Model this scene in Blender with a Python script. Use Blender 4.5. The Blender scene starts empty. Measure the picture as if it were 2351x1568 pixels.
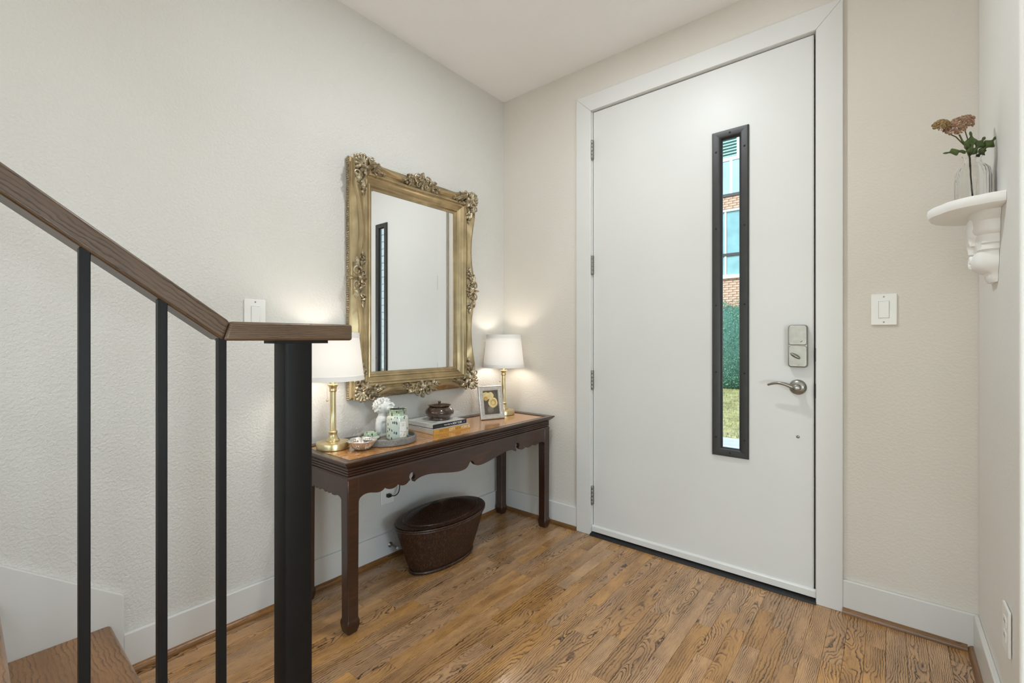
import bpy, bmesh, math, random
from mathutils import Matrix, Vector, Euler
random.seed(7)
PI = math.pi
SC = bpy.context.scene
COL = SC.collection

# ------------------------------------------------------------------ camera, world, lights, exposure
cam_d = bpy.data.cameras.new('camera')
cam = bpy.data.objects.new('camera', cam_d); COL.objects.link(cam)
cam_d.sensor_width = 36.0
cam_d.lens = 36.0 * 1050.9 / 2351.0
cam_d.shift_y = -5.0 / 2351.0
cam_d.clip_start = 0.02
cam.location = (1.950, -2.289, 1.10)
cam.rotation_euler = (PI / 2, 0, math.radians(39.376))
SC.camera = cam

vs = SC.view_settings
vs.view_transform = 'Standard'; vs.look = 'None'; vs.gamma = 1.0; vs.use_curve_mapping = False
vs.exposure = 0.08
cy = SC.cycles
cy.use_denoising = True
cy.max_bounces = 10; cy.diffuse_bounces = 6; cy.glossy_bounces = 5; cy.transmission_bounces = 8; cy.transparent_max_bounces = 12
cy.caustics_reflective = False; cy.caustics_refractive = False
cy.sample_clamp_indirect = 6.0

W = bpy.data.worlds.new('sky'); SC.world = W; W.use_nodes = True
wn = W.node_tree; wn.nodes.clear()
sky = wn.nodes.new('ShaderNodeTexSky'); sky.sky_type = 'NISHITA'
sky.sun_disc = False; sky.sun_elevation = math.radians(48); sky.sun_rotation = math.radians(200)
sky.air_density = 1.0; sky.dust_density = 1.5
bg = wn.nodes.new('ShaderNodeBackground'); bg.inputs['Strength'].default_value = 0.36
wo = wn.nodes.new('ShaderNodeOutputWorld')
wn.links.new(sky.outputs[0], bg.inputs[0]); wn.links.new(bg.outputs[0], wo.inputs[0])

def light(name, kind, loc, energy, color=(1, 1, 1), rot=(0, 0, 0), **kw):
    d = bpy.data.lights.new(name, kind); d.energy = energy; d.color = color
    for k, v in kw.items(): setattr(d, k, v)
    o = bpy.data.objects.new(name, d); COL.objects.link(o); o.location = loc; o.rotation_euler = rot
    return o
sun = light('sun', 'SUN', (0, 0, 20), 4.2, (1.0, 0.95, 0.88), angle=math.radians(0.6))
sun.rotation_euler = Vector((0.25, 0.85, -0.75)).to_track_quat('-Z', 'Y').to_euler()
# added area fills, standing for daylight from unseen windows
light('side_fill_light', 'AREA', (5.12, -3.4, 1.15), 16.0, (0.78, 0.905, 1.0), (0, PI / 2, 0), shape='RECTANGLE', size=2.0, size_y=3.2)
light('rear_fill_light', 'AREA', (1.9, -5.9, 1.15), 24.0, (0.82, 0.92, 1.0), (PI / 2, 0, 0), shape='RECTANGLE', size=3.2, size_y=2.0)
# recessed ceiling lamps; all but the first added unseen for fill (their trims are built with the ceiling)
CEIL = 2.655
DOWN = [((1.10, -0.95), 14.0), ((1.45, -3.35), 4.0), ((3.40, -2.30), 5.0), ((3.40, -4.40), 5.0), ((1.20, -4.90), 5.0)]
FILL_GLOBES = [((3.15, -1.95, 0.85), 46.0), ((1.85, -3.40, 1.00), 16.0)]      # added fill lights, dressed as floor lamps out of view
for p, e in FILL_GLOBES: light('fill_globe_light', 'POINT', p, e, (0.80, 0.925, 1.0), shadow_soft_size=0.19)
for (x, y), e in DOWN:
    light('downlight_lamp', 'AREA', (x, y, CEIL - 0.008), e, (0.90, 0.96, 1.0), (0, 0, 0), shape='DISK', size=0.11)

# ------------------------------------------------------------------ helpers
def srgb(r, g, b):
    f = lambda c: (c / 255 / 12.92) if c / 255 <= 0.04045 else ((c / 255 + 0.055) / 1.055) ** 2.4
    return (f(r), f(g), f(b), 1.0)

class MB:
    def __init__(s): s.v = []; s.f = []
    def add(s, vs, fs, M=None):
        n = len(s.v)
        s.v += [tuple(M @ Vector(p)) for p in vs] if M is not None else [tuple(p) for p in vs]
        s.f += [[i + n for i in f] for f in fs]
        return s
    def box(s, a, b, M=None):
        (x0, y0, z0), (x1, y1, z1) = a, b
        return s.add([(x0, y0, z0), (x1, y0, z0), (x1, y1, z0), (x0, y1, z0), (x0, y0, z1), (x1, y0, z1), (x1, y1, z1), (x0, y1, z1)],
                     [(0, 3, 2, 1), (4, 5, 6, 7), (0, 1, 5, 4), (1, 2, 6, 5), (2, 3, 7, 6), (3, 0, 4, 7)], M)
    def prism(s, pts, fn, t0, t1, M=None):
        n = len(pts)
        return s.add([fn(p[0], p[1], t0) for p in pts] + [fn(p[0], p[1], t1) for p in pts],
                     [list(range(n))[::-1], [i + n for i in range(n)]] + [(i, (i + 1) % n, (i + 1) % n + n, i + n) for i in range(n)], M)
    def lathe(s, prof, n=32, M=None, fr=None, cap0=True, cap1=True):
        vs = []
        for r, z in prof:
            for i in range(n):
                t = 2 * PI * i / n
                k = fr(t, r, z) if fr else 1.0
                vs.append((r * k * math.cos(t), r * k * math.sin(t), z))
        fs = []
        for j in range(len(prof) - 1):
            for i in range(n):
                a = j * n + i; b = j * n + (i + 1) % n
                fs.append((a, b, b + n, a + n))
        if cap0: fs.append(list(range(n))[::-1])
        if cap1: fs.append([(len(prof) - 1) * n + i for i in range(n)])
        return s.add(vs, fs, M)
    def tube(s, pts, r, n=8, M=None):
        pts = [Vector(p) for p in pts]; m = len(pts)
        rs = r if isinstance(r, (list, tuple)) else [r] * m
        vs = []; up = None
        for i, p in enumerate(pts):
            d = (pts[min(i + 1, m - 1)] - pts[max(i - 1, 0)]).normalized()
            if up is None: up = d.orthogonal().normalized()
            up = (up - d * up.dot(d)).normalized(); sd = d.cross(up)
            for k in range(n):
                t = 2 * PI * k / n
                vs.append(p + (up * math.cos(t) + sd * math.sin(t)) * rs[i])
        fs = [(j * n + k, j * n + (k + 1) % n, (j + 1) * n + (k + 1) % n, (j + 1) * n + k) for j in range(m - 1) for k in range(n)]
        fs += [list(range(n))[::-1], [(m - 1) * n + k for k in range(n)]]
        return s.add(vs, fs, M)
    def ball(s, c, r, M=None, nu=12, nv=8, R=None):
        rx, ry, rz = r if isinstance(r, (list, tuple)) else (r, r, r)
        vs = [(0, 0, -rz)]
        for j in range(1, nv):
            a = PI * j / nv - PI / 2
            for i in range(nu):
                t = 2 * PI * i / nu
                vs.append((rx * math.cos(a) * math.cos(t), ry * math.cos(a) * math.sin(t), rz * math.sin(a)))
        vs.append((0, 0, rz))
        fs = [(0, 1 + (i + 1) % nu, 1 + i) for i in range(nu)]
        for j in range(nv - 2):
            for i in range(nu):
                a = 1 + j * nu + i; b = 1 + j * nu + (i + 1) % nu
                fs.append((a, b, b + nu, a + nu))
        L = len(vs) - 1; o = 1 + (nv - 2) * nu
        fs += [(L, o + i, o + (i + 1) % nu) for i in range(nu)]
        T = Matrix.Translation(Vector(c))
        if R is not None: T = T @ R.to_4x4()
        return s.add(vs, fs, (M @ T) if M is not None else T)
    def rectsweep(s, x0, x1, y0, y1, prof, top=True, bot=True):
        vs = []
        for o, z in prof: vs += [(x0 - o, y0 - o, z), (x1 + o, y0 - o, z), (x1 + o, y1 + o, z), (x0 - o, y1 + o, z)]
        fs = [(4 * j + i, 4 * j + (i + 1) % 4, 4 * j + 4 + (i + 1) % 4, 4 * j + 4 + i) for j in range(len(prof) - 1) for i in range(4)]
        if bot: fs.append((3, 2, 1, 0))
        if top: k = 4 * (len(prof) - 1); fs.append((k, k + 1, k + 2, k + 3))
        return s.add(vs, fs)
    def mesh(s, name, smooth=None, fix=True):
        me = bpy.data.meshes.new(name); me.from_pydata(s.v, [], s.f)
        if fix:
            bm = bmesh.new(); bm.from_mesh(me); bmesh.ops.recalc_face_normals(bm, faces=bm.faces); bm.to_mesh(me); bm.free()
        if smooth is not None:
            me.shade_smooth(); me.set_sharp_from_angle(angle=math.radians(smooth))
        return me
    def build(s, name, mat, parent=None, smooth=None, bevel=0, seg=2, fix=True, kind=None, loc=None, rot=None):
        o = bpy.data.objects.new(name, s.mesh(name, smooth, fix)); COL.objects.link(o)
        if mat is not None: o.data.materials.append(mat)
        if parent is not None: o.parent = parent
        if bevel:
            m = o.modifiers.new('bevel', 'BEVEL'); m.width = bevel; m.segments = seg; m.limit_method = 'ANGLE'; m.angle_limit = math.radians(40)
            if smooth is None: o.data.shade_smooth(); o.data.set_sharp_from_angle(angle=math.radians(50))
        if kind: o['kind'] = kind
        if loc is not None: o.location = loc
        if rot is not None: o.rotation_euler = rot
        return o

def thing(name, label, cat, loc=(0, 0, 0), rz=0.0, group=None, kind=None):
    o = bpy.data.objects.new(name, None); COL.objects.link(o)
    o.empty_display_size = 0.05
    o.location = loc; o.rotation_euler = (0, 0, rz)
    o['label'] = label; o['category'] = cat
    if group: o['group'] = group
    if kind: o['kind'] = kind
    return o
def tag(o, label, cat, group=None, kind=None):
    o['label'] = label; o['category'] = cat
    if group: o['group'] = group
    if kind: o['kind'] = kind
    return o
def struct(o, label, cat):
    o['kind'] = 'structure'; o['label'] = label; o['category'] = cat
    return o
def copy_tree(o, parent=None):
    c = o.copy(); COL.objects.link(c); c.parent = parent
    for ch in list(o.children): copy_tree(ch, c)
    return c
def text_mesh(name, txt, size, mat, parent, M, align='LEFT', extrude=0.0002, sx=1.0):
    cu = bpy.data.curves.new(name, 'FONT'); cu.body = txt; cu.size = size; cu.align_x = align; cu.align_y = 'CENTER'; cu.extrude = extrude
    t = bpy.data.objects.new(name + '_tmp', cu); COL.objects.link(t)
    dg = bpy.context.evaluated_depsgraph_get(); dg.update()
    me = bpy.data.meshes.new_from_object(t.evaluated_get(dg))
    bpy.data.objects.remove(t); bpy.data.curves.remove(cu)
    me.transform(Matrix.Diagonal((sx, 1, 1, 1))); me.transform(M)
    o = bpy.data.objects.new(name, me); COL.objects.link(o); o.parent = parent
    me.materials.clear(); me.materials.append(mat)
    return o
def spline(P_, n=6):
    P_ = [Vector(p) for p in P_]; out = []
    for i in range(len(P_) - 1):
        a, b, c, d = P_[max(0, i - 1)], P_[i], P_[i + 1], P_[min(len(P_) - 1, i + 2)]
        for k in range(n):
            t = k / n
            out.append(0.5 * ((2 * b) + (c - a) * t + (2 * a - 5 * b + 4 * c - d) * t * t + (3 * b - a - 3 * c + d) * t ** 3))
    return out + [P_[-1]]
def T(x, y, z): return Matrix.Translation((x, y, z))
def RX(a): return Matrix.Rotation(a, 4, 'X')
def RY(a): return Matrix.Rotation(a, 4, 'Y')
def RZ(a): return Matrix.Rotation(a, 4, 'Z')
def S(x, y, z): return Matrix.Diagonal((x, y, z, 1))

# ------------------------------------------------------------------ materials
class NT:
    def __init__(s, name):
        s.m = bpy.data.materials.new(name); s.m.use_nodes = True; s.t = s.m.node_tree
        s.b = s.t.nodes['Principled BSDF']; s.out = s.t.nodes['Material Output']
    def n(s, typ, **kw):
        x = s.t.nodes.new('ShaderNode' + typ)
        for k, v in kw.items(): setattr(x, k, v)
        return x
    def l(s, a, b): s.t.links.new(a, b)
    def val(s, sock, v):
        if hasattr(v, 'is_linked') or isinstance(v, bpy.types.NodeSocket): s.l(v, sock)
        else: sock.default_value = v
    def math(s, op, a, b=None, c=None):
        x = s.n('Math', operation=op)
        for i, v in enumerate((a, b, c)):
            if v is not None: s.val(x.inputs[i], v)
        return x.outputs[0]
    def coord(s, scale=(1, 1, 1), off=None, kind='Object'):
        tc = s.n('TexCoord'); mp = s.n('Mapping'); s.l(tc.outputs[kind], mp.inputs[0]); mp.inputs['Scale'].default_value = scale
        if off is not None: s.val(mp.inputs['Location'], off)
        return mp.outputs[0]
    def noise(s, vec, scale, detail=3, rough=0.5, dist=0.0):
        x = s.n('TexNoise'); s.l(vec, x.inputs['Vector']); x.inputs['Scale'].default_value = scale
        x.inputs['Detail'].default_value = detail; x.inputs['Roughness'].default_value = rough; x.inputs['Distortion'].default_value = dist
        return x.outputs['Fac']
    def ramp(s, fac, stops):
        x = s.n('ValToRGB'); s.l(fac, x.inputs[0]); e = x.color_ramp.elements
        while len(e) < len(stops): e.new(0.5)
        for i, (p, c) in enumerate(stops): e[i].position = p; e[i].color = c if len(c) == 4 else (*c, 1)
        return x.outputs[0]
    def mix(s, fac, a, b, mode='MIX'):
        x = s.n('Mix', data_type='RGBA', blend_type=mode); s.val(x.inputs[0], fac); s.val(x.inputs[6], a); s.val(x.inputs[7], b)
        return x.outputs[2]
    def bump(s, h, strength, dist):
        x = s.n('Bump'); x.inputs['Strength'].default_value = strength; x.inputs['Distance'].default_value = dist; s.l(h, x.inputs['Height'])
        s.l(x.outputs[0], s.b.inputs['Normal'])
    def set(s, color=None, rough=None, metal=None, coat=None, spec=None):
        if color is not None: s.val(s.b.inputs['Base Color'], color)
        if rough is not None: s.val(s.b.inputs['Roughness'], rough)
        if metal is not None: s.val(s.b.inputs['Metallic'], metal)
        if coat is not None: s.b.inputs['Coat Weight'].default_value = coat; s.b.inputs['Coat Roughness'].default_value = 0.12
        if spec is not None: s.b.inputs['Specular IOR Level'].default_value = spec
        return s

def plain(name, color, rough=0.5, metal=0.0, var=0.06, scale=30, coat=None, bump=0.0, bs=200):
    t = NT(name); v = t.coord()
    n = t.noise(v, scale, 3)
    d = (color[0] * (1 - var * 2), color[1] * (1 - var * 2), color[2] * (1 - var * 2), 1); e = (min(1, color[0] * (1 + var)), min(1, color[1] * (1 + var)), min(1, color[2] * (1 + var)), 1)
    t.set(t.ramp(n, [(0.3, d), (0.7, e)]), rough, metal, coat)
    if bump: t.bump(t.noise(v, bs, 2), bump, 0.002)
    return t.m

def wall_paint(name, color, strength=0.32):
    t = NT(name); v = t.coord()
    a = t.noise(v, 105, 2.5, 0.55, 0.3); b = t.noise(v, 240, 2, 0.5)
    h = t.math('ADD', t.ramp(a, [(0.32, (0, 0, 0)), (0.68, (1, 1, 1))]), t.math('MULTIPLY', b, 0.35))
    big = t.noise(v, 1.6, 2)
    c2 = (color[0] * 0.965, color[1] * 0.96, color[2] * 0.945, 1)
    t.set(t.ramp(big, [(0.35, c2), (0.65, color)]), 0.62)
    t.bump(h, strength, 0.004)
    return t.m

def oak(name, light_c, dark_c, grey_c, freq=150.0, slope=0.055, rough=0.26, rnd=True, axis='Y', coat=0.25, contrast=1.0, bump=0.05, side=False):
    """flat-sawn oak: rings cut by the board face, long axis = Y of the object"""
    t = NT(name)
    tc = t.n('TexCoord'); oi = t.n('ObjectInfo')
    sep = t.n('SeparateXYZ'); t.l(tc.outputs['Object'], sep.inputs[0])
    x = sep.outputs['X']; y = sep.outputs['Y']; z = sep.outputs['Z']
    if axis == 'X': x, y = y, x
    if side: x = t.math('ADD', x, z)
    r = oi.outputs['Random'] if rnd else 0.37
    r2 = t.math('FRACT', t.math('MULTIPLY', r, 17.31)); r3 = t.math('FRACT', t.math('MULTIPLY', r, 91.7)); r4 = t.math('FRACT', t.math('MULTIPLY', r, 233.1))
    y = t.math('ADD', y, t.math('MULTIPLY', r, 40.0))
    x0 = t.math('ADD', x, t.math('MULTIPLY', t.math('SUBTRACT', r2, 0.5), 0.20))
    cb = t.n('CombineXYZ'); t.l(x0, cb.inputs[0]); t.l(t.math('MULTIPLY', y, 0.32), cb.inputs[1]); t.l(z, cb.inputs[2])
    n1 = t.noise(cb.outputs[0], 9.0, 2.0, 0.5)
    cb2 = t.n('CombineXYZ'); t.l(t.math('MULTIPLY', x0, 1.0), cb2.inputs[0]); t.l(t.math('MULTIPLY', y, 0.4), cb2.inputs[1]); t.l(r3, cb2.inputs[2])
    n2 = t.noise(cb2.outputs[0], 46.0, 3.0, 0.6)
    sl = t.math('MULTIPLY', t.math('SUBTRACT', r3, 0.42), slope * 2)
    yl = t.math('SUBTRACT', y, t.math('MULTIPLY', r, 40.0))
    depth = t.math('ADD', t.math('MULTIPLY', yl, sl), t.math('MULTIPLY', t.math('SUBTRACT', n1, 0.5), 0.13))
    depth = t.math('ADD', depth, t.math('MULTIPLY', r4, 0.035))
    rad = t.math('SQRT', t.math('ADD', t.math('POWER', x0, 2.0), t.math('POWER', depth, 2.0)))
    fq = t.math('MULTIPLY', t.math('ADD', 0.55, t.math('MULTIPLY', r2, 0.9)), freq)
    ph = t.math('ADD', t.math('MULTIPLY', rad, fq), t.math('MULTIPLY', n2, 2.0))
    fr = t.math('FRACT', ph)
    line = t.ramp(fr, [(0.0, (0.1, 0.1, 0.1)), (0.10, (0.0, 0.0, 0.0)), (0.22, (0.40, 0.40, 0.40)), (0.42, (0.92, 0.92, 0.92)), (0.94, (1, 1, 1)), (1.0, (0.2, 0.2, 0.2))])
    cb4 = t.n('CombineXYZ'); t.l(t.math('MULTIPLY', x0, 22.0), cb4.inputs[0]); t.l(t.math('MULTIPLY', y, 5.5), cb4.inputs[1]); t.l(r2, cb4.inputs[2])
    patch = t.ramp(t.noise(cb4.outputs[0], 1.0, 3.0, 0.6), [(0.34, (0.12, 0.12, 0.12)), (0.60, (1, 1, 1))])
    line = t.math('SUBTRACT', 1.0, t.math('MULTIPLY', t.math('SUBTRACT', 1.0, line), patch))
    cb3 = t.n('CombineXYZ'); t.l(t.math('MULTIPLY', x0, 900.0), cb3.inputs[0]); t.l(t.math('MULTIPLY', y, 28.0), cb3.inputs[1]); t.l(r, cb3.inputs[2])
    pores = t.ramp(t.noise(cb3.outputs[0], 1.0, 1.5, 0.6), [(0.36, (0.35, 0.35, 0.35)), (0.5, (1, 1, 1))])
    soft = t.noise(cb.outputs[0], 14.0, 3.0)
    base = t.mix(t.ramp(soft, [(0.3, (0, 0, 0)), (0.7, (1, 1, 1))]), light_c, grey_c)
    base = t.mix(t.math('MULTIPLY', r4, 0.55), base, grey_c)
    base = t.mix(t.math('MULTIPLY', t.math('SUBTRACT', 1.0, line), 0.80 * contrast), base, dark_c)
    base = t.mix(t.math('MULTIPLY', t.math('SUBTRACT', 1.0, pores), 0.40 * contrast), base, dark_c)
    stain = t.ramp(t.noise(cb4.outputs[0], 0.7, 2.0, 0.5), [(0.30, (0.62, 0.60, 0.58)), (0.58, (1, 1, 1))])
    base = t.mix(0.75, base, stain, 'MULTIPLY')
    hv = t.n('HueSaturation'); t.l(base, hv.inputs['Color']); t.l(t.math('ADD', 0.86, t.math('MULTIPLY', r2, 0.26)), hv.inputs['Value'])
    t.l(t.math('ADD', 0.9, t.math('MULTIPLY', r3, 0.2)), hv.inputs['Saturation'])
    t.set(hv.outputs[0], rough, 0.0, coat)
    t.bump(t.math('MULTIPLY', line, pores), bump, 0.0006)
    return t.m

WALLC = srgb(219, 217, 212)
M_wall = wall_paint('wall_paint', WALLC, 0.36)
M_wall_d = wall_paint('wall_paint_entry', srgb(221, 216, 207), 0.18)
M_wall_r = wall_paint('wall_paint_smooth', srgb(232, 231, 227), 0.08)
M_ceil = wall_paint('ceiling_paint', srgb(248, 248, 247), 0.10)
M_trim = plain('trim_paint', srgb(221, 221, 218), 0.38, 0, 0.012, 3)
M_door = plain('door_paint', srgb(219, 219, 216), 0.42, 0, 0.012, 3)
M_sweep = plain('door_sweep_metal', srgb(222, 221, 217), 0.3, 0, 0.02, 12)
M_oak = oak('oak_floor', srgb(216, 167, 110), srgb(70, 49, 35), srgb(184, 142, 100), contrast=1.25)
M_tread = oak('oak_tread', srgb(176, 126, 72), srgb(64, 45, 30), srgb(144, 103, 62), 95.0, 0.09, 0.28, True, 'X', 0.3)
M_rail = oak('oak_handrail', srgb(120, 92, 64), srgb(46, 33, 25), srgb(100, 77, 55), 230.0, 0.01, 0.36, True, 'Y', 0.1, 1.2, side=True)
M_shoe = oak('oak_shoe', srgb(158, 116, 74), srgb(72, 50, 34), srgb(134, 98, 64), 200.0, 0.02, 0.35, True, 'Y', 0.1, side=True)
M_shoe_x = oak('oak_shoe_x', srgb(158, 116, 74), srgb(72, 50, 34), srgb(134, 98, 64), 200.0, 0.02, 0.35, True, 'X', 0.1, side=True)
M_joint = plain('floor_joint', srgb(46, 32, 22), 0.8)
M_steel = plain('black_steel', srgb(10, 10, 10), 0.5, 0.0, 0.12, 18, None, 0.02)
M_steel.node_tree.nodes['Principled BSDF'].inputs['Specular IOR Level'].default_value = 0.3
M_black = plain('black_rubber', srgb(26, 25, 25), 0.6, 0, 0.2, 60)
M_win = plain('black_window_frame', srgb(48, 47, 46), 0.42, 0.0, 0.06, 25)
M_nickel = plain('satin_nickel', srgb(158, 154, 146), 0.36, 0.9, 0.05, 60)
M_chrome = plain('screw_steel', srgb(150, 146, 138), 0.25, 0.9, 0.05, 60)
M_plate = plain('switch_plastic', srgb(236, 235, 231), 0.3, 0, 0.01, 5)
M_brass = plain('brass', srgb(218, 199, 154), 0.28, 0.88, 0.04, 25)
M_silver = plain('silver', srgb(226, 221, 214), 0.30, 0.8, 0.06, 80)
M_white = plain('white_lacquer', srgb(248, 248, 246), 0.35, 0, 0.01, 5)
M_plaster = plain('white_plaster', srgb(212, 213, 211), 0.7, 0, 0.05, 60, None, 0.1, 300)
M_stone = None
t = NT('grey_stone'); v = t.coord()
t.set(t.mix(t.ramp(t.noise(v, 520, 2), [(0.56, (0, 0, 0)), (0.7, (1, 1, 1))]), t.ramp(t.noise(v, 30, 4), [(0.3, srgb(98, 95, 92)), (0.7, srgb(132, 129, 124))]), srgb(176, 172, 166)), 0.6); t.bump(t.noise(v, 220, 3), 0.15, 0.001); M_stone = t.m
M_gold = None
t = NT('antique_gold'); v = t.coord()
c = t.ramp(t.noise(v, 9, 3, 0.5), [(0.25, srgb(140, 124, 96)), (0.5, srgb(168, 149, 114)), (0.75, srgb(200, 178, 138))])
t.set(c, 0.32, 0.75); t.bump(t.noise(v, 240, 3), 0.12, 0.001); M_gold = t.m
t = NT('antique_gilt_ornament'); v = t.coord()
c = t.ramp(t.noise(v, 55, 4, 0.6), [(0.30, srgb(128, 116, 96)), (0.5, srgb(168, 155, 130)), (0.7, srgb(222, 208, 178))])
t.set(c, 0.30, 0.7); t.bump(t.noise(v, 320, 3), 0.2, 0.001); M_gilt = t.m
t = NT('mirror_silvering'); v = t.coord()
t.set(t.ramp(t.noise(v, 4, 1), [(0, (0.93, 0.935, 0.93)), (1, (0.95, 0.95, 0.945))]), 0.005, 1.0); M_mirror = t.m
t = NT('dark_lacquered_wood'); v = t.coord((1, 1, 1))
g = t.noise(t.coord((30, 3, 30)), 3, 4, 0.6)
c = t.ramp(t.mix(0.5, g, t.noise(v, 5, 2)), [(0.3, srgb(35, 19, 12)), (0.55, srgb(57, 32, 19)), (0.75, srgb(84, 49, 28))])
t.set(c, 0.30, 0.0, 0.35); M_wood = t.m
t = NT('burl_table_top'); v = t.coord((1, 0.6, 1))
c = t.ramp(t.noise(v, 48, 5, 0.62, 0.3), [(0.25, srgb(160, 106, 54)), (0.5, srgb(184, 128, 68)), (0.75, srgb(206, 152, 90))])
t.set(c, 0.16, 0.0, 0.6); t.b.inputs['Coat Roughness'].default_value = 0.06; M_burl = t.m
t = NT('turned_dark_wood'); v = t.coord((1, 1, 2.5))
t.set(t.ramp(t.noise(t.coord((3, 3, 16)), 5, 4, 0.6, 1.0), [(0.3, srgb(42, 28, 21)), (0.55, srgb(66, 46, 34)), (0.78, srgb(98, 70, 46))]), 0.13, 0, 0.7); M_pot = t.m
t = NT('dark_wicker'); v = t.coord()
t.set(t.ramp(t.noise(t.coord((1, 1, 0.35)), 150, 3, 0.7), [(0.35, srgb(30, 19, 14)), (0.55, srgb(56, 35, 24)), (0.72, srgb(112, 74, 48))]), 0.36, 0, 0.15); M_wick = t.m
t = NT('linen_shade')
v = t.coord(); nz = t.noise(t.coord((1, 1, 8)), 300, 2); nz2 = t.noise(t.coord((6, 6, 1)), 120, 2)
tr = t.n('BsdfTranslucent'); df = t.n('BsdfDiffuse'); mx = t.n('MixShader')
col = t.mix(t.math('MULTIPLY', nz, 0.6), srgb(250, 247, 243), srgb(228, 223, 217)); t.l(col, tr.inputs[0]); t.l(col, df.inputs[0])
mx.inputs[0].default_value = 0.055; t.l(df.outputs[0], mx.inputs[1]); t.l(tr.outputs[0], mx.inputs[2]); t.l(mx.outputs[0], t.out.inputs[0]); M_shade = t.m
def ceramic(name, c1, c2, dark, dens=0.56, sc=(1, 1, 0.5)):
    t = NT(name); v = t.coord(sc)
    base = t.ramp(t.noise(v, 18, 2), [(0.35, c1), (0.65, c2)])
    vo = t.n('TexVoronoi'); t.l(v, vo.inputs['Vector']); vo.inputs['Scale'].default_value = 95
    spot = t.math('MULTIPLY', t.ramp(vo.outputs['Distance'], [(0.26, (1, 1, 1)), (0.36, (0, 0, 0))]), t.ramp(t.noise(v, 48, 1), [(dens, (0, 0, 0)), (dens + 0.03, (1, 1, 1))]))
    t.set(t.mix(spot, base, dark), 0.12, 0, 0.6); return t.m
M_jar = ceramic('speckled_green_ceramic', srgb(214, 216, 204), srgb(190, 202, 192), srgb(66, 84, 86), 0.42)
M_jar_d = ceramic('speckled_green_ceramic_dark', srgb(178, 194, 172), srgb(146, 168, 142), srgb(28, 34, 28), 0.34, (1, 1, 0.35))
M_wax = plain('dark_jar_inside', srgb(66, 66, 62), 0.4)
M_page = plain('book_pages', srgb(226, 225, 222), 0.7, 0, 0.03, 200)
M_bk_black = plain('black_book_cover', srgb(34, 32, 34), 0.35)
M_bk_yel = plain('ochre_book_cover', srgb(206, 158, 78), 0.45)
M_cover = plain('printed_white_cover', srgb(222, 222, 219), 0.25, 0, 0.08, 20)
M_ink_w = plain('white_ink', srgb(238, 236, 230), 0.5); M_ink_b = plain('brown_ink', srgb(158, 104, 48), 0.5); M_ink_g = plain('grey_ink', srgb(120, 118, 116), 0.5)
M_ink_k = plain('black_ink', srgb(30, 30, 32), 0.5); M_ink_p = plain('mauve_ink', srgb(150, 120, 150), 0.5)
M_paper = plain('label_paper', srgb(236, 234, 228), 0.5, 0, 0.02, 40)
M_pic_bg = plain('picture_dark_ground', srgb(92, 84, 74), 0.35, 0, 0.15, 25)
M_pic_y = plain('picture_cream_petals', srgb(224, 204, 146), 0.4, 0, 0.1, 60); M_pic_y2 = plain('picture_ochre_petals', srgb(198, 160, 92), 0.4, 0, 0.15, 80); M_pic_v = plain('picture_glass_vase', srgb(126, 119, 104), 0.35, 0, 0.2, 60)
M_leaf = plain('leaf_green', srgb(84, 104, 52), 0.5, 0, 0.2, 60); M_stem = plain('stem_green', srgb(112, 104, 60), 0.55, 0, 0.1, 60)
M_bloom = plain('dusty_pink_bloom', srgb(172, 138, 112), 0.7, 0, 0.25, 160); M_bloom2 = plain('olive_pink_bloom', srgb(156, 130, 88), 0.7, 0, 0.25, 160)
t = NT('clear_glass'); v = t.coord(); t.set(t.ramp(t.noise(v, 3, 1), [(0, (0.97, 0.98, 0.975)), (1, (0.99, 0.99, 0.985))]), 0.02); t.b.inputs['Transmission Weight'].default_value = 1.0; t.b.inputs['IOR'].default_value = 1.3; M_glass = t.m
t = NT('window_pane'); tb = t.n('BsdfTransparent'); gl = t.n('BsdfGlossy'); gl.inputs['Roughness'].default_value = 0.01; fz = t.n('Fresnel'); fz.inputs[0].default_value = 1.4; mx = t.n('MixShader')
t.l(t.ramp(t.noise(t.coord(), 2, 1), [(0, (0.86, 0.95, 0.95)), (1, (0.90, 0.97, 0.97))]), tb.inputs[0])
t.l(t.math('MULTIPLY', fz.outputs[0], 0.6), mx.inputs[0]); t.l(tb.outputs[0], mx.inputs[1]); t.l(gl.outputs[0], mx.inputs[2]); t.l(mx.outputs[0], t.out.inputs[0]); M_pane = t.m
M_bulb = NT('warm_bulb'); M_bulb.b.inputs['Emission Color'].default_value = (1, 0.90, 0.78, 1); M_bulb.b.inputs['Emission Strength'].default_value = 54.0; M_bulb = M_bulb.m
M_lens = NT('downlight_lens'); M_lens.b.inputs['Emission Color'].default_value = (1, 0.93, 0.84, 1); M_lens.b.inputs['Emission Strength'].default_value = 3.0; M_lens = M_lens.m
M_brick = plain('pale_brick', srgb(196, 160, 140), 0.85, 0, 0.15, 8, None, 0.3, 120); M_mortar = plain('mortar', srgb(214, 204, 192), 0.9, 0, 0.05, 20)
M_sash = plain('white_sash', srgb(228, 230, 230), 0.5, 0, 0.02, 4); M_dkglass = plain('blue_window_glass', srgb(120, 165, 172), 0.08, 0, 0.2, 1.2, 0.6)
M_blind = plain('teal_louvre', srgb(150, 196, 194), 0.5, 0, 0.05, 6); M_siding = plain('pale_siding', srgb(222, 228, 230), 0.6, 0, 0.03, 2)
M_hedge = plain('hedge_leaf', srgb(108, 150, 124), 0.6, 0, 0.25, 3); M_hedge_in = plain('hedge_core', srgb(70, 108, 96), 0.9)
M_lawn = plain('lawn_soil', srgb(186, 172, 128), 0.95, 0, 0.2, 5); M_grass = plain('grass_blade', srgb(168, 166, 110), 0.8, 0, 0.25, 3)
M_conc = plain('concrete_walk', srgb(196, 194, 188), 0.85, 0, 0.06, 6)

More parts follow.
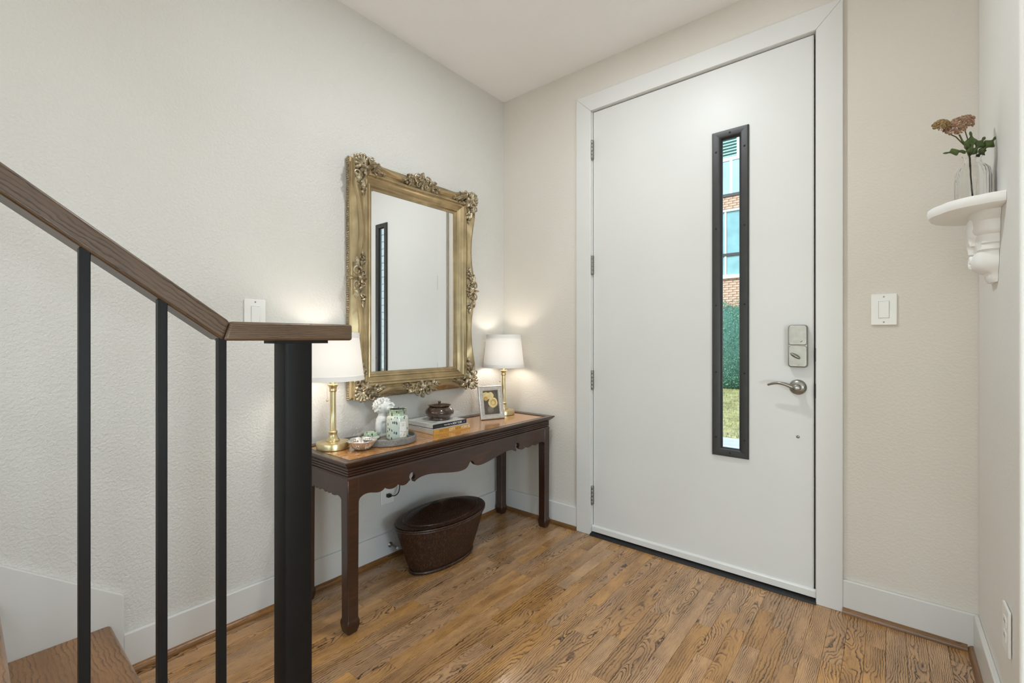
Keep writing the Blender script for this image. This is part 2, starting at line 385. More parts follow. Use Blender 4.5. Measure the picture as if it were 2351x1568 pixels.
# ------------------------------------------------------------------ room shell
H = CEIL
XR = 2.198; YR = -0.641           # short wall beside the door and where it ends
DX0, DX1, DH = 0.6575, 1.7194, 2.385   # door opening
# floor: sub-floor with every board of the entry as its own piece
floor = MB().box((0, -6.0, -0.15), (5.2, 0.0, -0.012)).build('floor', M_joint)
struct(floor, 'brown oak strip floor of the entry hall', 'floor')
PW = 0.0572; rng = random.Random(3)
plank_meshes = {}
def plank_mesh(L):
    k = round(L, 2)
    if k not in plank_meshes:
        g = 0.00035; m = MB(); b = 0.0006
        m.rectsweep(-PW / 2 + g + b, PW / 2 - g - b, -k / 2 + g + b, k / 2 - g - b, [(b, -0.012), (b, -b), (0, 0)])
        plank_meshes[k] = m.mesh('plank'); plank_meshes[k].materials.append(M_oak)
    return plank_meshes[k]
far = MB()
nrow = 40
for i in range(nrow):
    x = PW * (i + 0.5)
    y = 0.0 - 0.0
    first = True
    lim = -2.45
    while y > lim:
        L = rng.choice([0.22, 0.28, 0.34, 0.40, 0.46, 0.55, 0.64, 0.75, 0.9])
        if first: L = rng.choice([0.12, 0.2, 0.3, 0.4, 0.5, 0.6]); first = False
        # under the stair nobody sees boards
        if not (x < 0.85 and y < -2.0):
            o = bpy.data.objects.new('plank', plank_mesh(L)); COL.objects.link(o); o.parent = floor
            o.location = (x, y - round(L, 2) / 2, 0)
        y -= round(L, 2)
    far.box((x - PW / 2 + 0.0004, -6.0, -0.012), (x + PW / 2 - 0.0004, y - 0.0004, 0))
for i in range(nrow, int(5.2 / PW)):
    x = PW * (i + 0.5); far.box((x - PW / 2 + 0.0004, -6.0, -0.012), (x + PW / 2 - 0.0004, -0.001, 0))
far.build('floor_boards', M_oak, floor, kind='stuff')

struct(MB().box((-0.15, -6.0, -0.15), (0, 0.15, H + 0.1)).build('wall_left', M_wall), 'textured warm white wall the mirror hangs on', 'wall')
wd = MB().box((0, 0, -0.15), (DX0 - 0.02, 0.15, H + 0.1)).box((DX1 + 0.02, 0, -0.15), (5.2, 0.15, H + 0.1)).box((DX0 - 0.02, 0, DH + 0.02), (DX1 + 0.02, 0.15, H + 0.1))
struct(wd.build('wall_front', M_wall_d), 'textured warm white wall around the entry door', 'wall')
struct(MB().box((XR, YR, 0), (XR + 0.12, 0.0, H)).build('wall_right', M_wall_r, bevel=0.006, seg=3), 'short white wall end carrying the little bracket shelf', 'wall')
struct(MB().box((-0.15, -6.15, -0.15), (0.2, -6.0, H + 0.1)).box((3.6, -6.15, -0.15), (5.35, -6.0, H + 0.1)).box((0.2, -6.15, -0.15), (3.6, -6.0, 0.1)).box((0.2, -6.15, 2.2), (3.6, -6.0, H + 0.1)).build('wall_back', M_wall_r), 'white rear wall with an added wide window behind the camera', 'wall')
w3 = MB().box((0.2, -6.12, 0.1), (0.26, -6.02, 2.2)).box((3.54, -6.12, 0.1), (3.6, -6.02, 2.2)).box((0.26, -6.12, 0.1), (3.54, -6.02, 0.16)).box((0.26, -6.12, 2.14), (3.54, -6.02, 2.2)).box((1.87, -6.12, 0.16), (1.93, -6.02, 2.14)).build('added_window_2', M_trim)  # added window, put in to go with the rear fill light
struct(w3, 'added white framed wide window in the rear wall, out of view', 'window')
MB().box((0.26, -6.075, 0.16), (3.54, -6.07, 2.14)).build('pane', M_pane, w3)
wb = MB().box((5.2, -6.0, -0.15), (5.35, -5.1, H + 0.1)).box((5.2, -1.7, -0.15), (5.35, 0.15, H + 0.1)).box((5.2, -5.1, -0.15), (5.35, -1.7, 0.3)).box((5.2, -5.1, 2.4), (5.35, -1.7, H + 0.1))
struct(wb.build('wall_far_right', M_wall_r), 'white side wall with an added wide window, right of the camera', 'wall')
w2 = MB().box((5.22, -5.1, 0.3), (5.32, -5.04, 2.4)).box((5.22, -1.76, 0.3), (5.32, -1.7, 2.4)).box((5.22, -5.04, 0.3), (5.32, -1.76, 0.36)).box((5.22, -5.04, 2.34), (5.32, -1.76, 2.4)).box((5.22, -3.43, 0.36), (5.32, -3.37, 2.34)).build('added_window_1', M_trim)  # added window, put in to go with the side fill light
struct(w2, 'added white framed wide window in the side wall, out of view', 'window')
MB().box((5.27, -5.04, 0.36), (5.275, -1.76, 2.34)).build('pane', M_pane, w2)
struct(MB().box((-0.15, -6.15, H), (5.35, 0.15, H + 0.12)).build('ceiling', M_ceil), 'smooth off-white ceiling', 'ceiling')

# baseboards and shoe mouldings
BB = 0.130
def shoe(a, b, side, name):
    """quarter round; side 'L' along left wall, 'F' along front wall, 'R' along right wall"""
    pr = [(0, 0), (0.015, 0)] + [(0.015 * math.cos(k * PI / 10), 0.004 + 0.017 * math.sin(k * PI / 10)) for k in range(6)]
    pr[-1] = (0, 0.021)
    m = MB()
    if side == 'L': m.prism(pr, lambda p, q, s: (0.015 + p, s, q), a, b); mat = M_shoe
    elif side == 'F': m.prism(pr, lambda p, q, s: (s, -0.015 - p, q), a, b); mat = M_shoe_x
    else: m.prism(pr, lambda p, q, s: (XR - 0.015 - p, s, q), a, b); mat = M_shoe
    return m.build(name, mat, smooth=40)
def bboard(name, a, b, label):
    return struct(MB().box(a, b).build(name, M_trim, bevel=0.003), label, 'baseboard')
bboard('baseboard_left', (0, -1.936, 0), (0.015, 0, BB), 'flat white baseboard under the mirror wall')
bboard('baseboard_front_left', (0.015, -0.015, 0), (0.564, 0, BB), 'flat white baseboard between corner and door casing')
bboard('baseboard_front_right', (1.809, -0.015, 0), (XR, 0, BB), 'flat white baseboard right of the door casing')
bboard('baseboard_right', (XR - 0.015, YR, 0), (XR, -0.015, BB), 'flat white baseboard of the short right wall')
struct(shoe(-1.985, -0.015, 'L', 'trim_1'), 'brown oak shoe moulding along the mirror wall', 'moulding')
struct(shoe(0.03, 0.564, 'F', 'trim_2'), 'brown oak shoe moulding between corner and door', 'moulding')
struct(shoe(1.809, XR - 0.03, 'F', 'trim_3'), 'brown oak shoe moulding right of the door', 'moulding')
struct(shoe(YR, -0.015, 'R', 'trim_4'), 'brown oak shoe moulding on the short right wall', 'moulding')
# stair skirt board on the left wall
sk = [(-1.936, 0.0), (-1.936, 0.261), (-3.2, 0.261 + 1.264 * 0.7413), (-3.2, 0.0)]
struct(MB().prism(sk, lambda p, q, s: (s, p, q), 0.0, 0.016).build('trim_5', M_trim, bevel=0.002), 'white stair skirt board rising along the left wall', 'skirt board')
# door casing: three mitred boards
cw = 0.0915; yc = -0.02
c0, c1 = DX0, DX1; ztop = DH
fy = lambda p, q, s: (p, s, q)
struct(MB().prism([(c0 - cw, 0), (c0, 0), (c0, ztop), (c0 - cw, ztop + cw)], fy, yc, 0.0).build('trim_6', M_trim, bevel=0.0022), 'white flat door casing board on the hinge side', 'casing')
struct(MB().prism([(c1, 0), (c1 + cw, 0), (c1 + cw, ztop + cw), (c1, ztop)], fy, yc, 0.0).build('trim_7', M_trim, bevel=0.0022), 'white flat door casing board on the lock side', 'casing')
struct(MB().prism([(c0 + 0.0004, ztop + 0.0004), (c1 - 0.0004, ztop + 0.0004), (c1 + cw, ztop + cw), (c0 - cw, ztop + cw)], fy, yc - 0.0005, 0.0).build('trim_8', M_trim, bevel=0.0022), 'white flat door casing board over the door', 'casing')
# jambs and dark weather strip behind the slab
jm = MB().box((c0 - 0.02, 0.0, 0), (c0 + 0.004, 0.15, ztop + 0.02)).box((c1 - 0.003, 0.0, 0), (c1 + 0.02, 0.15, ztop + 0.02)).box((c0 + 0.004, 0.0, ztop - 0.001), (c1 - 0.003, 0.15, ztop + 0.02))
struct(jm.build('trim_9', M_trim), 'white door jamb lining the opening', 'jamb')
struct(MB().box((c0 + 0.004, 0.048, 0.0), (c0 + 0.02, 0.07, ztop - 0.001)).box((c1 - 0.022, 0.048, 0.0), (c1 - 0.003, 0.07, ztop - 0.001)).box((c0 + 0.02, 0.048, ztop - 0.02), (c1 - 0.022, 0.07, ztop - 0.001)).build('trim_10', M_black), 'black weather strip behind the door edge', 'weather strip')
th = MB().prism([(-0.03, 0), (-0.024, 0.008), (0.0, 0.016), (0.15, 0.018), (0.15, 0)], lambda p, q, s: (s, p, q), c0 - 0.001, c1 + 0.001)
struct(th.build('trim_11', M_black, smooth=30), 'black door threshold under the entry door', 'threshold')

# ------------------------------------------------------------------ entry door
D0, D1, DZ0, DZ1 = 0.6665, 1.7070, 0.026, 2.3795
wx0, wx1, wz0, wz1 = 1.349, 1.4225, 0.594, 2.036
door = thing('door_1', 'white slab entry door with a tall narrow black framed window', 'door', (D0, 0, 0), kind='structure')
OFF = Matrix.Translation((-D0, 0, 0))
def dmb(): return MB()
def dbuild(m, name, mat, parent=door, **kw):
    m.v = [(p[0] - D0, p[1], p[2]) for p in m.v]
    return m.build(name, mat, parent, **kw)
y0, y1 = 0.002, 0.046
sl = MB().box((D0, y0, DZ0), (wx0 - 0.03, y1, DZ1)).box((wx1 + 0.03, y0, DZ0), (D1, y1, DZ1)).box((wx0 - 0.03, y0, DZ0), (wx1 + 0.03, y1, wz0 - 0.03)).box((wx0 - 0.03, y0, wz1 + 0.03), (wx1 + 0.03, y1, DZ1))
dbuild(sl, 'slab', M_door)
dbuild(MB().box((D1 - 0.0006, 0.0035, DZ0), (D1 + 0.003, 0.044, DZ1)), 'edge_strip', M_trim)
# black window frame: four mitred boards, screws, pane
ox0, ox1, oz0, oz1 = 1.3055, 1.4635, 0.5545, 2.0755
def frame_side(name, quad):
    # quad: outer a,b inner c,d (x,z); profile rises to a rounded shoulder and falls to the inner stop
    a, b, c, d = quad
    m = MB(); prof = [(0.0, 0.002), (0.0, -0.006), (0.10, -0.011), (0.70, -0.012), (0.86, -0.008), (1.0, 0.002), (1.0, 0.013)]
    vs = []
    for k, yy in prof:
        vs.append((a[0] + (d[0] - a[0]) * k, yy, a[1] + (d[1] - a[1]) * k)); vs.append((b[0] + (c[0] - b[0]) * k, yy, b[1] + (c[1] - b[1]) * k))
    m.add(vs, [(2 * i, 2 * i + 1, 2 * i + 3, 2 * i + 2) for i in range(len(prof) - 1)])
    return m
fr_root = None
quads = [((ox0, oz0), (ox0, oz1), (wx0, wz1), (wx0, wz0)), ((ox0, oz1), (ox1, oz1), (wx1, wz1), (wx0, wz1)), ((ox1, oz1), (ox1, oz0), (wx1, wz0), (wx1, wz1)), ((ox1, oz0), (ox0, oz0), (wx0, wz0), (wx1, wz0))]
wf = bpy.data.objects.new('window_frame', None); COL.objects.link(wf); wf.parent = door; wf['label'] = 'black screwed metal window frame'
for q in quads: dbuild(frame_side('f', q), 'frame_bar', M_win, wf, smooth=35)
for (sx, sz) in [(1.385, 2.058), (1.385, 0.574), (1.3245, 1.98), (1.447, 1.98), (1.3245, 1.62), (1.447, 1.62), (1.3245, 1.26), (1.447, 1.26), (1.3245, 0.945), (1.447, 0.945), (1.3245, 0.64), (1.447, 0.64)]:
    dbuild(MB().lathe([(0.0046, 0), (0.0044, 0.0012), (0.003, 0.0022), (0.0012, 0.0016)], 10, T(sx, -0.0115, sz) @ RX(PI / 2)), 'screw', M_black, wf, smooth=40)
dbuild(MB().box((wx0 - 0.012, 0.013, wz0 - 0.012), (wx1 + 0.012, 0.018, wz1 + 0.012)), 'pane', M_pane)
# bottom sweep
sw = MB().prism([(0.002, 0.053), (-0.006, 0.050), (-0.009, 0.046), (-0.009, 0.020), (0.002, 0.020)], lambda p, q, s: (s, p, q), 0.662, c1 + 0.0015)
dbuild(sw, 'bottom_sweep', M_sweep, smooth=35)
# hinges
for zc in (2.170, 1.520, 0.873, 0.222):
    h = bpy.data.objects.new('hinge', None); COL.objects.link(h); h.parent = door; h['label'] = 'satin steel butt hinge'
    for k in range(5):
        za = zc - 0.052 + k * 0.0208
        dbuild(MB().lathe([(0.0058, 0.0006), (0.0062, 0.0014), (0.0062, 0.0194), (0.0058, 0.0202)], 14, T(0.6625, -0.009, za)), 'knuckle', M_nickel, h, smooth=40)
    dbuild(MB().box((0.6635, -0.003, zc - 0.052), (0.6685, 0.0035, zc + 0.052)), 'hinge_leaf', M_nickel, h)
    dbuild(MB().ball((0.6625, -0.009, zc - 0.054), 0.0045), 'hinge_tip', M_nickel, h, smooth=60)
# deadbolt with thumb turn
def rr(x0, x1, z0, z1, r, n=5):
    pts = []
    for cx_, cz_, a0 in ((x1 - r, z1 - r, 0), (x0 + r, z1 - r, PI / 2), (x0 + r, z0 + r, PI), (x1 - r, z0 + r, 3 * PI / 2)):
        for k in range(n + 1):
            a = a0 + PI / 2 * k / n; pts.append((cx_ + r * math.cos(a), cz_ + r * math.sin(a)))
    return pts
lb = bpy.data.objects.new('deadbolt', None); COL.objects.link(lb); lb.parent = door; lb['label'] = 'satin nickel keypad deadbolt housing'
dbuild(MB().prism(rr(1.6195, 1.6905, 0.981, 1.161, 0.012), fy, 0.002, -0.022), 'housing', M_nickel, lb, bevel=0.003)
dbuild(MB().prism(rr(1.6215, 1.6885, 1.0752, 1.159, 0.010), fy, -0.02, -0.027), 'battery_cover', M_nickel, lb, bevel=0.003, seg=3)
dbuild(MB().prism(rr(1.6215, 1.6885, 0.983, 1.0728, 0.010), fy, -0.02, -0.0255), 'lower_cover', M_nickel, lb, bevel=0.003, seg=3)
dbuild(MB().ball((1.648, -0.037, 1.030), (0.021, 0.010, 0.0075), None, 16, 10, Matrix.Rotation(math.radians(32), 3, 'Y')).lathe([(0.007, 0), (0.007, 0.014)], 12, T(1.648, -0.024, 1.030) @ RX(PI / 2)), 'thumb_turn', M_nickel, lb, smooth=60)
dbuild(MB().lathe([(0.0048, 0), (0.0042, 0.0015), (0.0015, 0.0015), (0.001, 0.0005)], 12, T(1.655, -0.0255, 0.991) @ RX(PI / 2)), 'screw', M_chrome, lb, smooth=40)
dbuild(MB().box((1.665, -0.0274, 1.090), (1.674, -0.0268, 1.0925), T(1.67, 0, 1.091) @ RY(math.radians(-30)) @ T(-1.67, 0, -1.091)), 'logo_mark', M_win, lb)
# lever handle
lv = bpy.data.objects.new('lever_handle', None); COL.objects.link(lv); lv.parent = door; lv['label'] = 'curved satin nickel lever handle on round rosette'
hx, hz = 1.6535, 0.8955
dbuild(MB().lathe([(0.0325, 0), (0.0325, 0.004), (0.029, 0.010), (0.020, 0.0145), (0.0145, 0.016), (0.0135, 0.042)], 36, T(hx, 0.002, hz) @ RX(PI / 2)), 'rosette', M_nickel, lv, smooth=50)
for dx in (-0.022, 0.0225): dbuild(MB().lathe([(0.0035, 0), (0.003, 0.002), (0.001, 0.001)], 10, T(hx + dx, -0.0095, hz) @ RX(PI / 2)), 'screw', M_chrome, lv, smooth=40)
lev = MB().lathe([(0.0135, 0), (0.0150, 0.004), (0.0150, 0.016), (0.012, 0.020)], 24, T(hx, -0.038, hz) @ RX(PI / 2))
pts = []; rs = []
for k in range(17):
    u = k / 16
    pts.append((hx - 0.008 - 0.098 * u, -0.046 - 0.010 * math.sin(u * PI), hz - 0.002 + 0.017 * math.sin(min(1, u * 1.6) * PI / 2) * (1 - 0.35 * max(0, u - 0.7)) * (u > 0) + 0.004 * math.sin(u * PI) - 0.006 * u ** 4))
    rs.append(0.0085 - 0.0040 * u)
lev.tube(pts, rs, 12)
dbuild(lev, 'lever', M_nickel, lv, smooth=60)
dbuild(MB().lathe([(0.0095, 0), (0.0095, 0.001), (0.008, 0.0016)], 20, T(hx, -0.0578, hz) @ RX(PI / 2)), 'button', M_chrome, lv, smooth=40)
dbuild(MB().lathe([(0.0065, 0), (0.006, 0.003), (0.0035, 0.0045), (0.003, 0.003)], 14, T(1.6535, 0.002, 0.683) @ RX(PI / 2)), 'bolt', M_chrome, smooth=40)
for zc, hh in ((1.035, 0.028), (0.884, 0.03)):
    o = MB().box((c1 - 0.004, -0.018, zc - hh), (c1 + 0.0005, 0.03, zc + hh)).build('strike_plate', M_win, door, bevel=0.002); o.location = (-D0, 0, 0)

# ------------------------------------------------------------------ stairs and railing
st = thing('staircase', 'lowest wooden stair steps with white risers along the left wall', 'staircase', (0.45, -1.967, 0))
def sbuild(m, name, mat, par, **kw):
    m.v = [(p[0] - 0.45, p[1] + 1.967, p[2]) for p in m.v]; return m.build(name, mat, par, **kw)
RUN, RISE = 0.243, 0.18
for i in range(5):
    zt = RISE * (i + 1); yn = -1.967 - RUN * i
    pts = [(yn - RUN - 0.03, zt - 0.028), (yn - RUN - 0.03, zt)] + [(yn - 0.013 + 0.013 * math.cos(a), zt - 0.014 + 0.014 * math.sin(a)) for a in [PI / 2 - PI * k / 8 for k in range(9)]]
    sbuild(MB().prism(pts, lambda p, q, s: (s, p, q), 0.0175, 0.93), 'tread', M_tread, st, smooth=40)
    sbuild(MB().box((0.0175, yn - 0.045, zt - RISE + (0.0 if i == 0 else 0.0)), (0.90, yn - 0.026, zt - 0.028)), 'riser', M_trim, st)
sbuild(MB().prism([(-1.995, 0), (-1.995, 0.15), (-3.2, 0.15 + 4 * 0.18), (-3.2, 0)], lambda p, q, s: (s, p, q), 0.885, 0.90), 'stringer', M_trim, st)

rl = thing('stair_railing', 'black steel stair railing with brown oak handrail', 'railing', (0.87, -1.784, 0))
def rbuild(m, name, mat, par=rl, **kw):
    m.v = [(p[0] - 0.87, p[1] + 1.784, p[2]) for p in m.v]; return m.build(name, mat, par, **kw)
TAN = 0.745
fx = lambda p, q, s: (s, p, q)
rx0, rx1 = 0.838, 0.903
lvl = rbuild(MB().prism([(-1.649, 1.097), (-1.649, 1.137), (-1.9276, 1.137), (-1.9407, 1.097)], fx, rx0, rx1), 'handrail', M_rail, bevel=0.006, seg=3)
lvl['label'] = 'level brown oak end of the handrail'
ye = -3.1
# sloped section: origin on its own axis so the grain follows the slope
sl_o = rbuild(MB().prism([(-1.9280, 1.137), (ye, 1.137 + (-1.9280 - ye) * TAN), (ye, 1.097 + (-1.9411 - ye) * TAN), (-1.9411, 1.097)], fx, rx0, rx1), 'handrail', M_rail, bevel=0.006, seg=3)
sl_o['label'] = 'sloping brown oak handrail'
ang = -math.atan(TAN)
sl_o.data.transform(Matrix.Rotation(-ang, 4, 'X')); sl_o.rotation_euler = (ang, 0, 0)
nw = rbuild(MB().prism(rr(0.8390, 0.9000, -1.8155, -1.7515, 0.006, 3), lambda p, q, s: (p, q, s), 0.006, 1.0905), 'newel_post', M_steel, smooth=40)
rbuild(MB().box((0.822, -1.835, 0.0), (0.918, -1.732, 0.006)), 'base_plate', M_steel, bevel=0.001)
rbuild(MB().box((0.843, -1.838, 1.0905), (0.897, -1.712, 1.097)), 'cap_plate', M_steel)
for yb in (-1.9408, -2.0406, -2.1486, -2.262, -2.372, -2.482, -2.592):
    ztop_ = 1.097 + (-1.9411 - yb) * TAN - 0.004 if yb < -1.945 else 1.0965
    n = max(0, int((-1.967 - yb) / RUN) + 1) if yb < -1.967 else 0
    rbuild(MB().box((0.8805, yb - 0.0073, 0.18 * n), (0.8995, yb + 0.0073, ztop_ + 0.008)), 'baluster', M_steel, bevel=0.0012)

# ------------------------------------------------------------------ ornate mirror
mr = thing('wall_mirror', 'large gilded mirror with carved corner and side ornaments', 'mirror', (0.0025, -0.738, 0.82))
HW, HH = 0.394, 0.5625
def mcoord(u, v, w): return (w, u, v + HH)       # u,v from the mirror's centre, w out of the wall
# side of the frame: t along, s inward from outer edge, w out of wall
def sweepdip(tt):
    # 0 at the corners and the middle, 1 in the hollows between them
    a = abs(tt)                       # -1..1 along the side
    k = math.sin(min(1, max(0, (a - 0.10) / 0.66)) * PI)
    return max(0, k) ** 0.8
PROF = [(0.0, 0.0, 0), (0.0, 0.028, 0), (0.006, 0.030, 0), (0.010, 0.036, 0), (0.008, 0.050, 1), (-0.002, 0.064, 1), (0.002, 0.072, 1), (0.012, 0.074, 1), (0.030, 0.068, .5), (0.052, 0.056, 0), (0.056, 0.0565, 0), (0.062, 0.062, 0), (0.068, 0.060, 0),
        (0.072, 0.052, 0), (0.076, 0.053, 0), (0.081, 0.050, 0), (0.085, 0.044, 0), (0.098, 0.034, 0), (0.102, 0.036, 0), (0.107, 0.033, 0), (0.112, 0.022, 0), (0.122, 0.018, 0), (0.124, 0.012, 0)]
def frame_side_mesh(half_l, half_o, horizontal, sgn):
    m = MB(); N = 44; vs = []
    for i in range(N + 1):
        tt = -1 + 2 * i / N
        d = sweepdip(tt) * 0.030
        for s_, w, k in PROF:
            s = s_ + d * k
            al = tt * (half_l - s); of = sgn * (half_o - s)
            if abs(tt) > 0.999: al = math.copysign(half_l - s, tt)
            vs.append(mcoord(al, of, w) if horizontal else mcoord(of, al, w))
    n = len(PROF)
    m.add(vs, [(i * n + j, i * n + j + 1, (i + 1) * n + j + 1, (i + 1) * n + j) for i in range(N) for j in range(n - 1)])
    return m
for hz_, sg in ((True, 1), (True, -1), (False, 1), (False, -1)):
    frame_side_mesh(HW if hz_ else HH, HH if hz_ else HW, hz_, sg).build('frame_rail', M_gold, mr, smooth=24)
gw, gh = HW - 0.1235, HH - 0.1235
MB().box(mcoord(-gw, -gh, 0.008), mcoord(gw, gh, 0.0145)).build('mirror_glass', M_mirror, mr)
MB().box(mcoord(-HW + 0.01, -HH + 0.01, 0.0), mcoord(HW - 0.01, HH - 0.01, 0.006)).build('backing', M_joint, mr)
# beaded outer edge
bd = MB(); rb = random.Random(5)
def bead(u, v, nu, nv):
    for w in (0.009, 0.019):
        c = mcoord(u + nu * 0.0006 + (rb.random() - .5) * 0.003 * (nu == 0), v + nv * 0.0006 + (rb.random() - .5) * 0.003 * (nv == 0), w + (rb.random() - .5) * 0.003)
        bd.ball(c, (0.0042, 0.0042, 0.0042), None, 6, 4)
k = -HH
while k < HH: bead(-HW, k, -1, 0); bead(HW, k, 1, 0); k += 0.0105
k = -HW
while k < HW: bead(k, -HH, 0, -1); bead(k, HH, 0, 1); k += 0.0105
bd.build('beading', M_gilt, mr, smooth=60, fix=False, kind='stuff')
# carved ornaments
def leaf(m, L, Wd, Hh, M, lobes=3, n=9, down=0.010):
    vs = []; q = [-1, -0.6, -0.22, 0, 0.22, 0.6, 1]
    for i in range(n + 1):
        t_ = i / n
        wv = Wd * (math.sin(PI * min(1, t_ * 0.94 + 0.05)) ** 0.75) * (1 + 0.28 * math.cos(2 * PI * lobes * t_))
        hh = Hh * (0.35 + 0.65 * math.sin(PI * min(1, 0.15 + t_ * 0.8)))
        for a in q:
            z = hh * (1 - 0.75 * a * a) - (0.28 * hh if a == 0 else 0) + (0.18 * hh * math.cos(2 * PI * lobes * t_) * abs(a))
            if abs(a) == 1: z = -down
            vs.append((t_ * L, a * wv, z))
    k = len(q)
    m.add(vs, [(i * k + j, i * k + j + 1, (i + 1) * k + j + 1, (i + 1) * k + j) for i in range(n) for j in range(k - 1)], M)
def scroll(m, R0, turns, r0, r1, M, hand=1, n=26, lift=0.0):
    pts = []; rs = []
    for i in range(n + 1):
        u = i / n; a = hand * turns * 2 * PI * u; R_ = R0 * (1 - 0.72 * u)
        pts.append((R_ * math.cos(a), R_ * math.sin(a), lift * u)); rs.append(r0 + (r1 - r0) * u)
    m.tube(pts, rs, 7, M); m.ball(pts[-1], r1 * 1.5, M, 8, 6)
def rosette(m, R_, M, n=6):
    for k in range(n): leaf(m, R_, R_ * 0.42, R_ * 0.30, M @ RZ(2 * PI * k / n), 1, 6, 0.004)
    for k in range(n - 1): leaf(m, R_ * 0.62, R_ * 0.30, R_ * 0.30, M @ T(0, 0, R_ * 0.16) @ RZ(2 * PI * (k + 0.5) / (n - 1)), 1, 5, 0.002)
    m.ball((0, 0, R_ * 0.36), R_ * 0.17, M, 8, 6)
def orn_base(u, v, w, ang):       # local x-y plane = mirror plane (x at angle ang in u,v), z = out of the wall
    B = Matrix(((0, 0, 1, w), (1, 0, 0, u), (0, 1, 0, v + HH), (0, 0, 0, 1)))
    return B @ RZ(ang)
def spray(m, M, L, flip=1):       # spray of small leaves and berries along +x
    for k, (x, y, a, l) in enumerate([(0, 0, 0.0, .42), (.16, .08, .7, .34), (.16, -.08, -.7, .34), (.36, .05, .45, .32), (.36, -.06, -.5, .30), (.56, 0.0, 0.0, .40), (.50, .05, .9, .20), (.52, -.05, -.9, .20)]):
        leaf(m, l * L, l * L * 0.26, 0.0075, M @ T(x * L, y * L, 0.001) @ RZ(a), 2, 6, 0.006)
    for k in range(5): m.ball((L * (0.1 + 0.14 * k), L * 0.03 * (-1) ** k, 0.008), 0.0045, M, 7, 5)
def corner(su, sv):
    m = MB()
    ang = math.atan2(sv, su)
    # scallop shell fanning out over the corner
    C_ = orn_base(su * (HW - 0.038), sv * (HH - 0.038), 0.074, ang)
    for k in range(-3, 4):
        m.ball((0.026, 0, 0.0), (0.026 - 0.0015 * abs(k), 0.0088, 0.0105), C_ @ RZ(k * 0.44) @ RY(-0.15), 12, 8)
        m.ball((0.045 - 0.002 * abs(k), 0, 0.004), (0.0085, 0.0092, 0.0065), C_ @ RZ(k * 0.44) @ RY(-0.15), 10, 6)
    rosette(m, 0.034, orn_base(su * (HW - 0.052), sv * (HH - 0.052), 0.076, ang + 0.3), 6)
    for hz2 in (0, 1):
        # direction along each side away from the corner
        d = math.atan2(0, -su) if hz2 else math.atan2(-sv, 0)
        hand = (1 if su * sv > 0 else -1) * (1 if hz2 else -1)
        off = lambda a, b: (su * (HW - (a if hz2 else b)), sv * (HH - (b if hz2 else a)))
        u, v = off(0.088, 0.006); scroll(m, 0.024, 0.85, 0.0055, 0.0035, orn_base(u, v, 0.076, d + hand * 0.6), hand, lift=0.006)
        u, v = off(0.098, 0.030); leaf(m, 0.06, 0.014, 0.013, orn_base(u, v, 0.072, d + hand * 0.35), 3)
        u, v = off(0.070, 0.030); leaf(m, 0.055, 0.016, 0.015, orn_base(u, v, 0.074, d - hand * 0.25), 3)
        u, v = off(0.122, 0.017); scroll(m, 0.011, 0.75, 0.0038, 0.0026, orn_base(u, v, 0.073, d), -hand, 16)
        u, v = off(0.095, 0.046); spray(m, orn_base(u, v, 0.062, d), 0.085)
        u, v = off(0.062, 0.066); leaf(m, 0.03, 0.010, 0.010, orn_base(u, v, 0.062, d - hand * 0.5), 2)
        u, v = off(0.050, 0.018); m.ball((0, 0, 0.004), 0.0075, orn_base(u, v, 0.078, 0), 8, 6)
    return m.build('corner_ornament', M_gilt, mr, smooth=60, fix=False)
for su in (-1, 1):
    for sv in (-1, 1): corner(su, sv)
def centre(horizontal, sg):
    m = MB()
    outer = HH if horizontal else HW
    def at(al, inn): return (al, sg * (outer - inn)) if horizontal else (sg * (outer - inn), al)
    oa = math.atan2(sg, 0) if horizontal else math.atan2(0, sg)    # outward
    u, v = at(0, 0.028); rosette(m, 0.026, orn_base(u, v, 0.074, oa), 6)
    leaf(m, 0.038, 0.012, 0.014, orn_base(*at(0, 0.014), 0.074, oa), 1)
    leaf(m, 0.022, 0.010, 0.010, orn_base(*at(0, 0.046), 0.066, oa + PI), 1)
    for s2 in (-1, 1):
        dd = (0 if s2 > 0 else PI) if horizontal else (PI / 2 if s2 > 0 else -PI / 2)
        cr = math.cos(dd) * math.sin(oa) - math.sin(dd) * math.cos(oa)
        hand = 1 if cr > 0 else -1
        scroll(m, 0.026, 0.9, 0.0058, 0.0034, orn_base(*at(s2 * 0.030, 0.010), 0.074, dd - hand * 1.2), hand, lift=0.006)
        scroll(m, 0.014, 0.9, 0.0042, 0.0028, orn_base(*at(s2 * 0.024, 0.046), 0.070, dd + hand * 1.2), -hand, 18)
        leaf(m, 0.055, 0.011, 0.011, orn_base(*at(s2 * 0.042, 0.016), 0.072, dd + hand * 0.12), 3)
        spray(m, orn_base(*at(s2 * 0.055, 0.034), 0.066, dd - hand * 0.12), 0.085)
        scroll(m, 0.010, 0.7, 0.0034, 0.0024, orn_base(*at(s2 * 0.084, 0.013), 0.073, dd), hand, 14)
    return m.build('side_ornament', M_gilt, mr, smooth=60, fix=False)
for hz_ in (True, False):
    for sg in (1, -1): centre(hz_, sg)

# ------------------------------------------------------------------ console table
TZ = 0.650
ty0, ty1, tx0, tx1 = -1.368, -0.064, 0.032, 0.410
tb = thing('console_table', 'dark wooden console table with burl top and scalloped apron', 'table', ((tx0 + tx1) / 2, (ty0 + ty1) / 2, 0))
tcx, tcy = (tx0 + tx1) / 2, (ty0 + ty1) / 2
def tbuild(m, name, mat, par=tb, **kw):
    m.v = [(p[0] - tcx, p[1] - tcy, p[2]) for p in m.v]; return m.build(name, mat, par, **kw)
a0, a1, b0, b1 = tx0 + 0.006, tx1 - 0.006, ty0 + 0.006, ty1 - 0.006
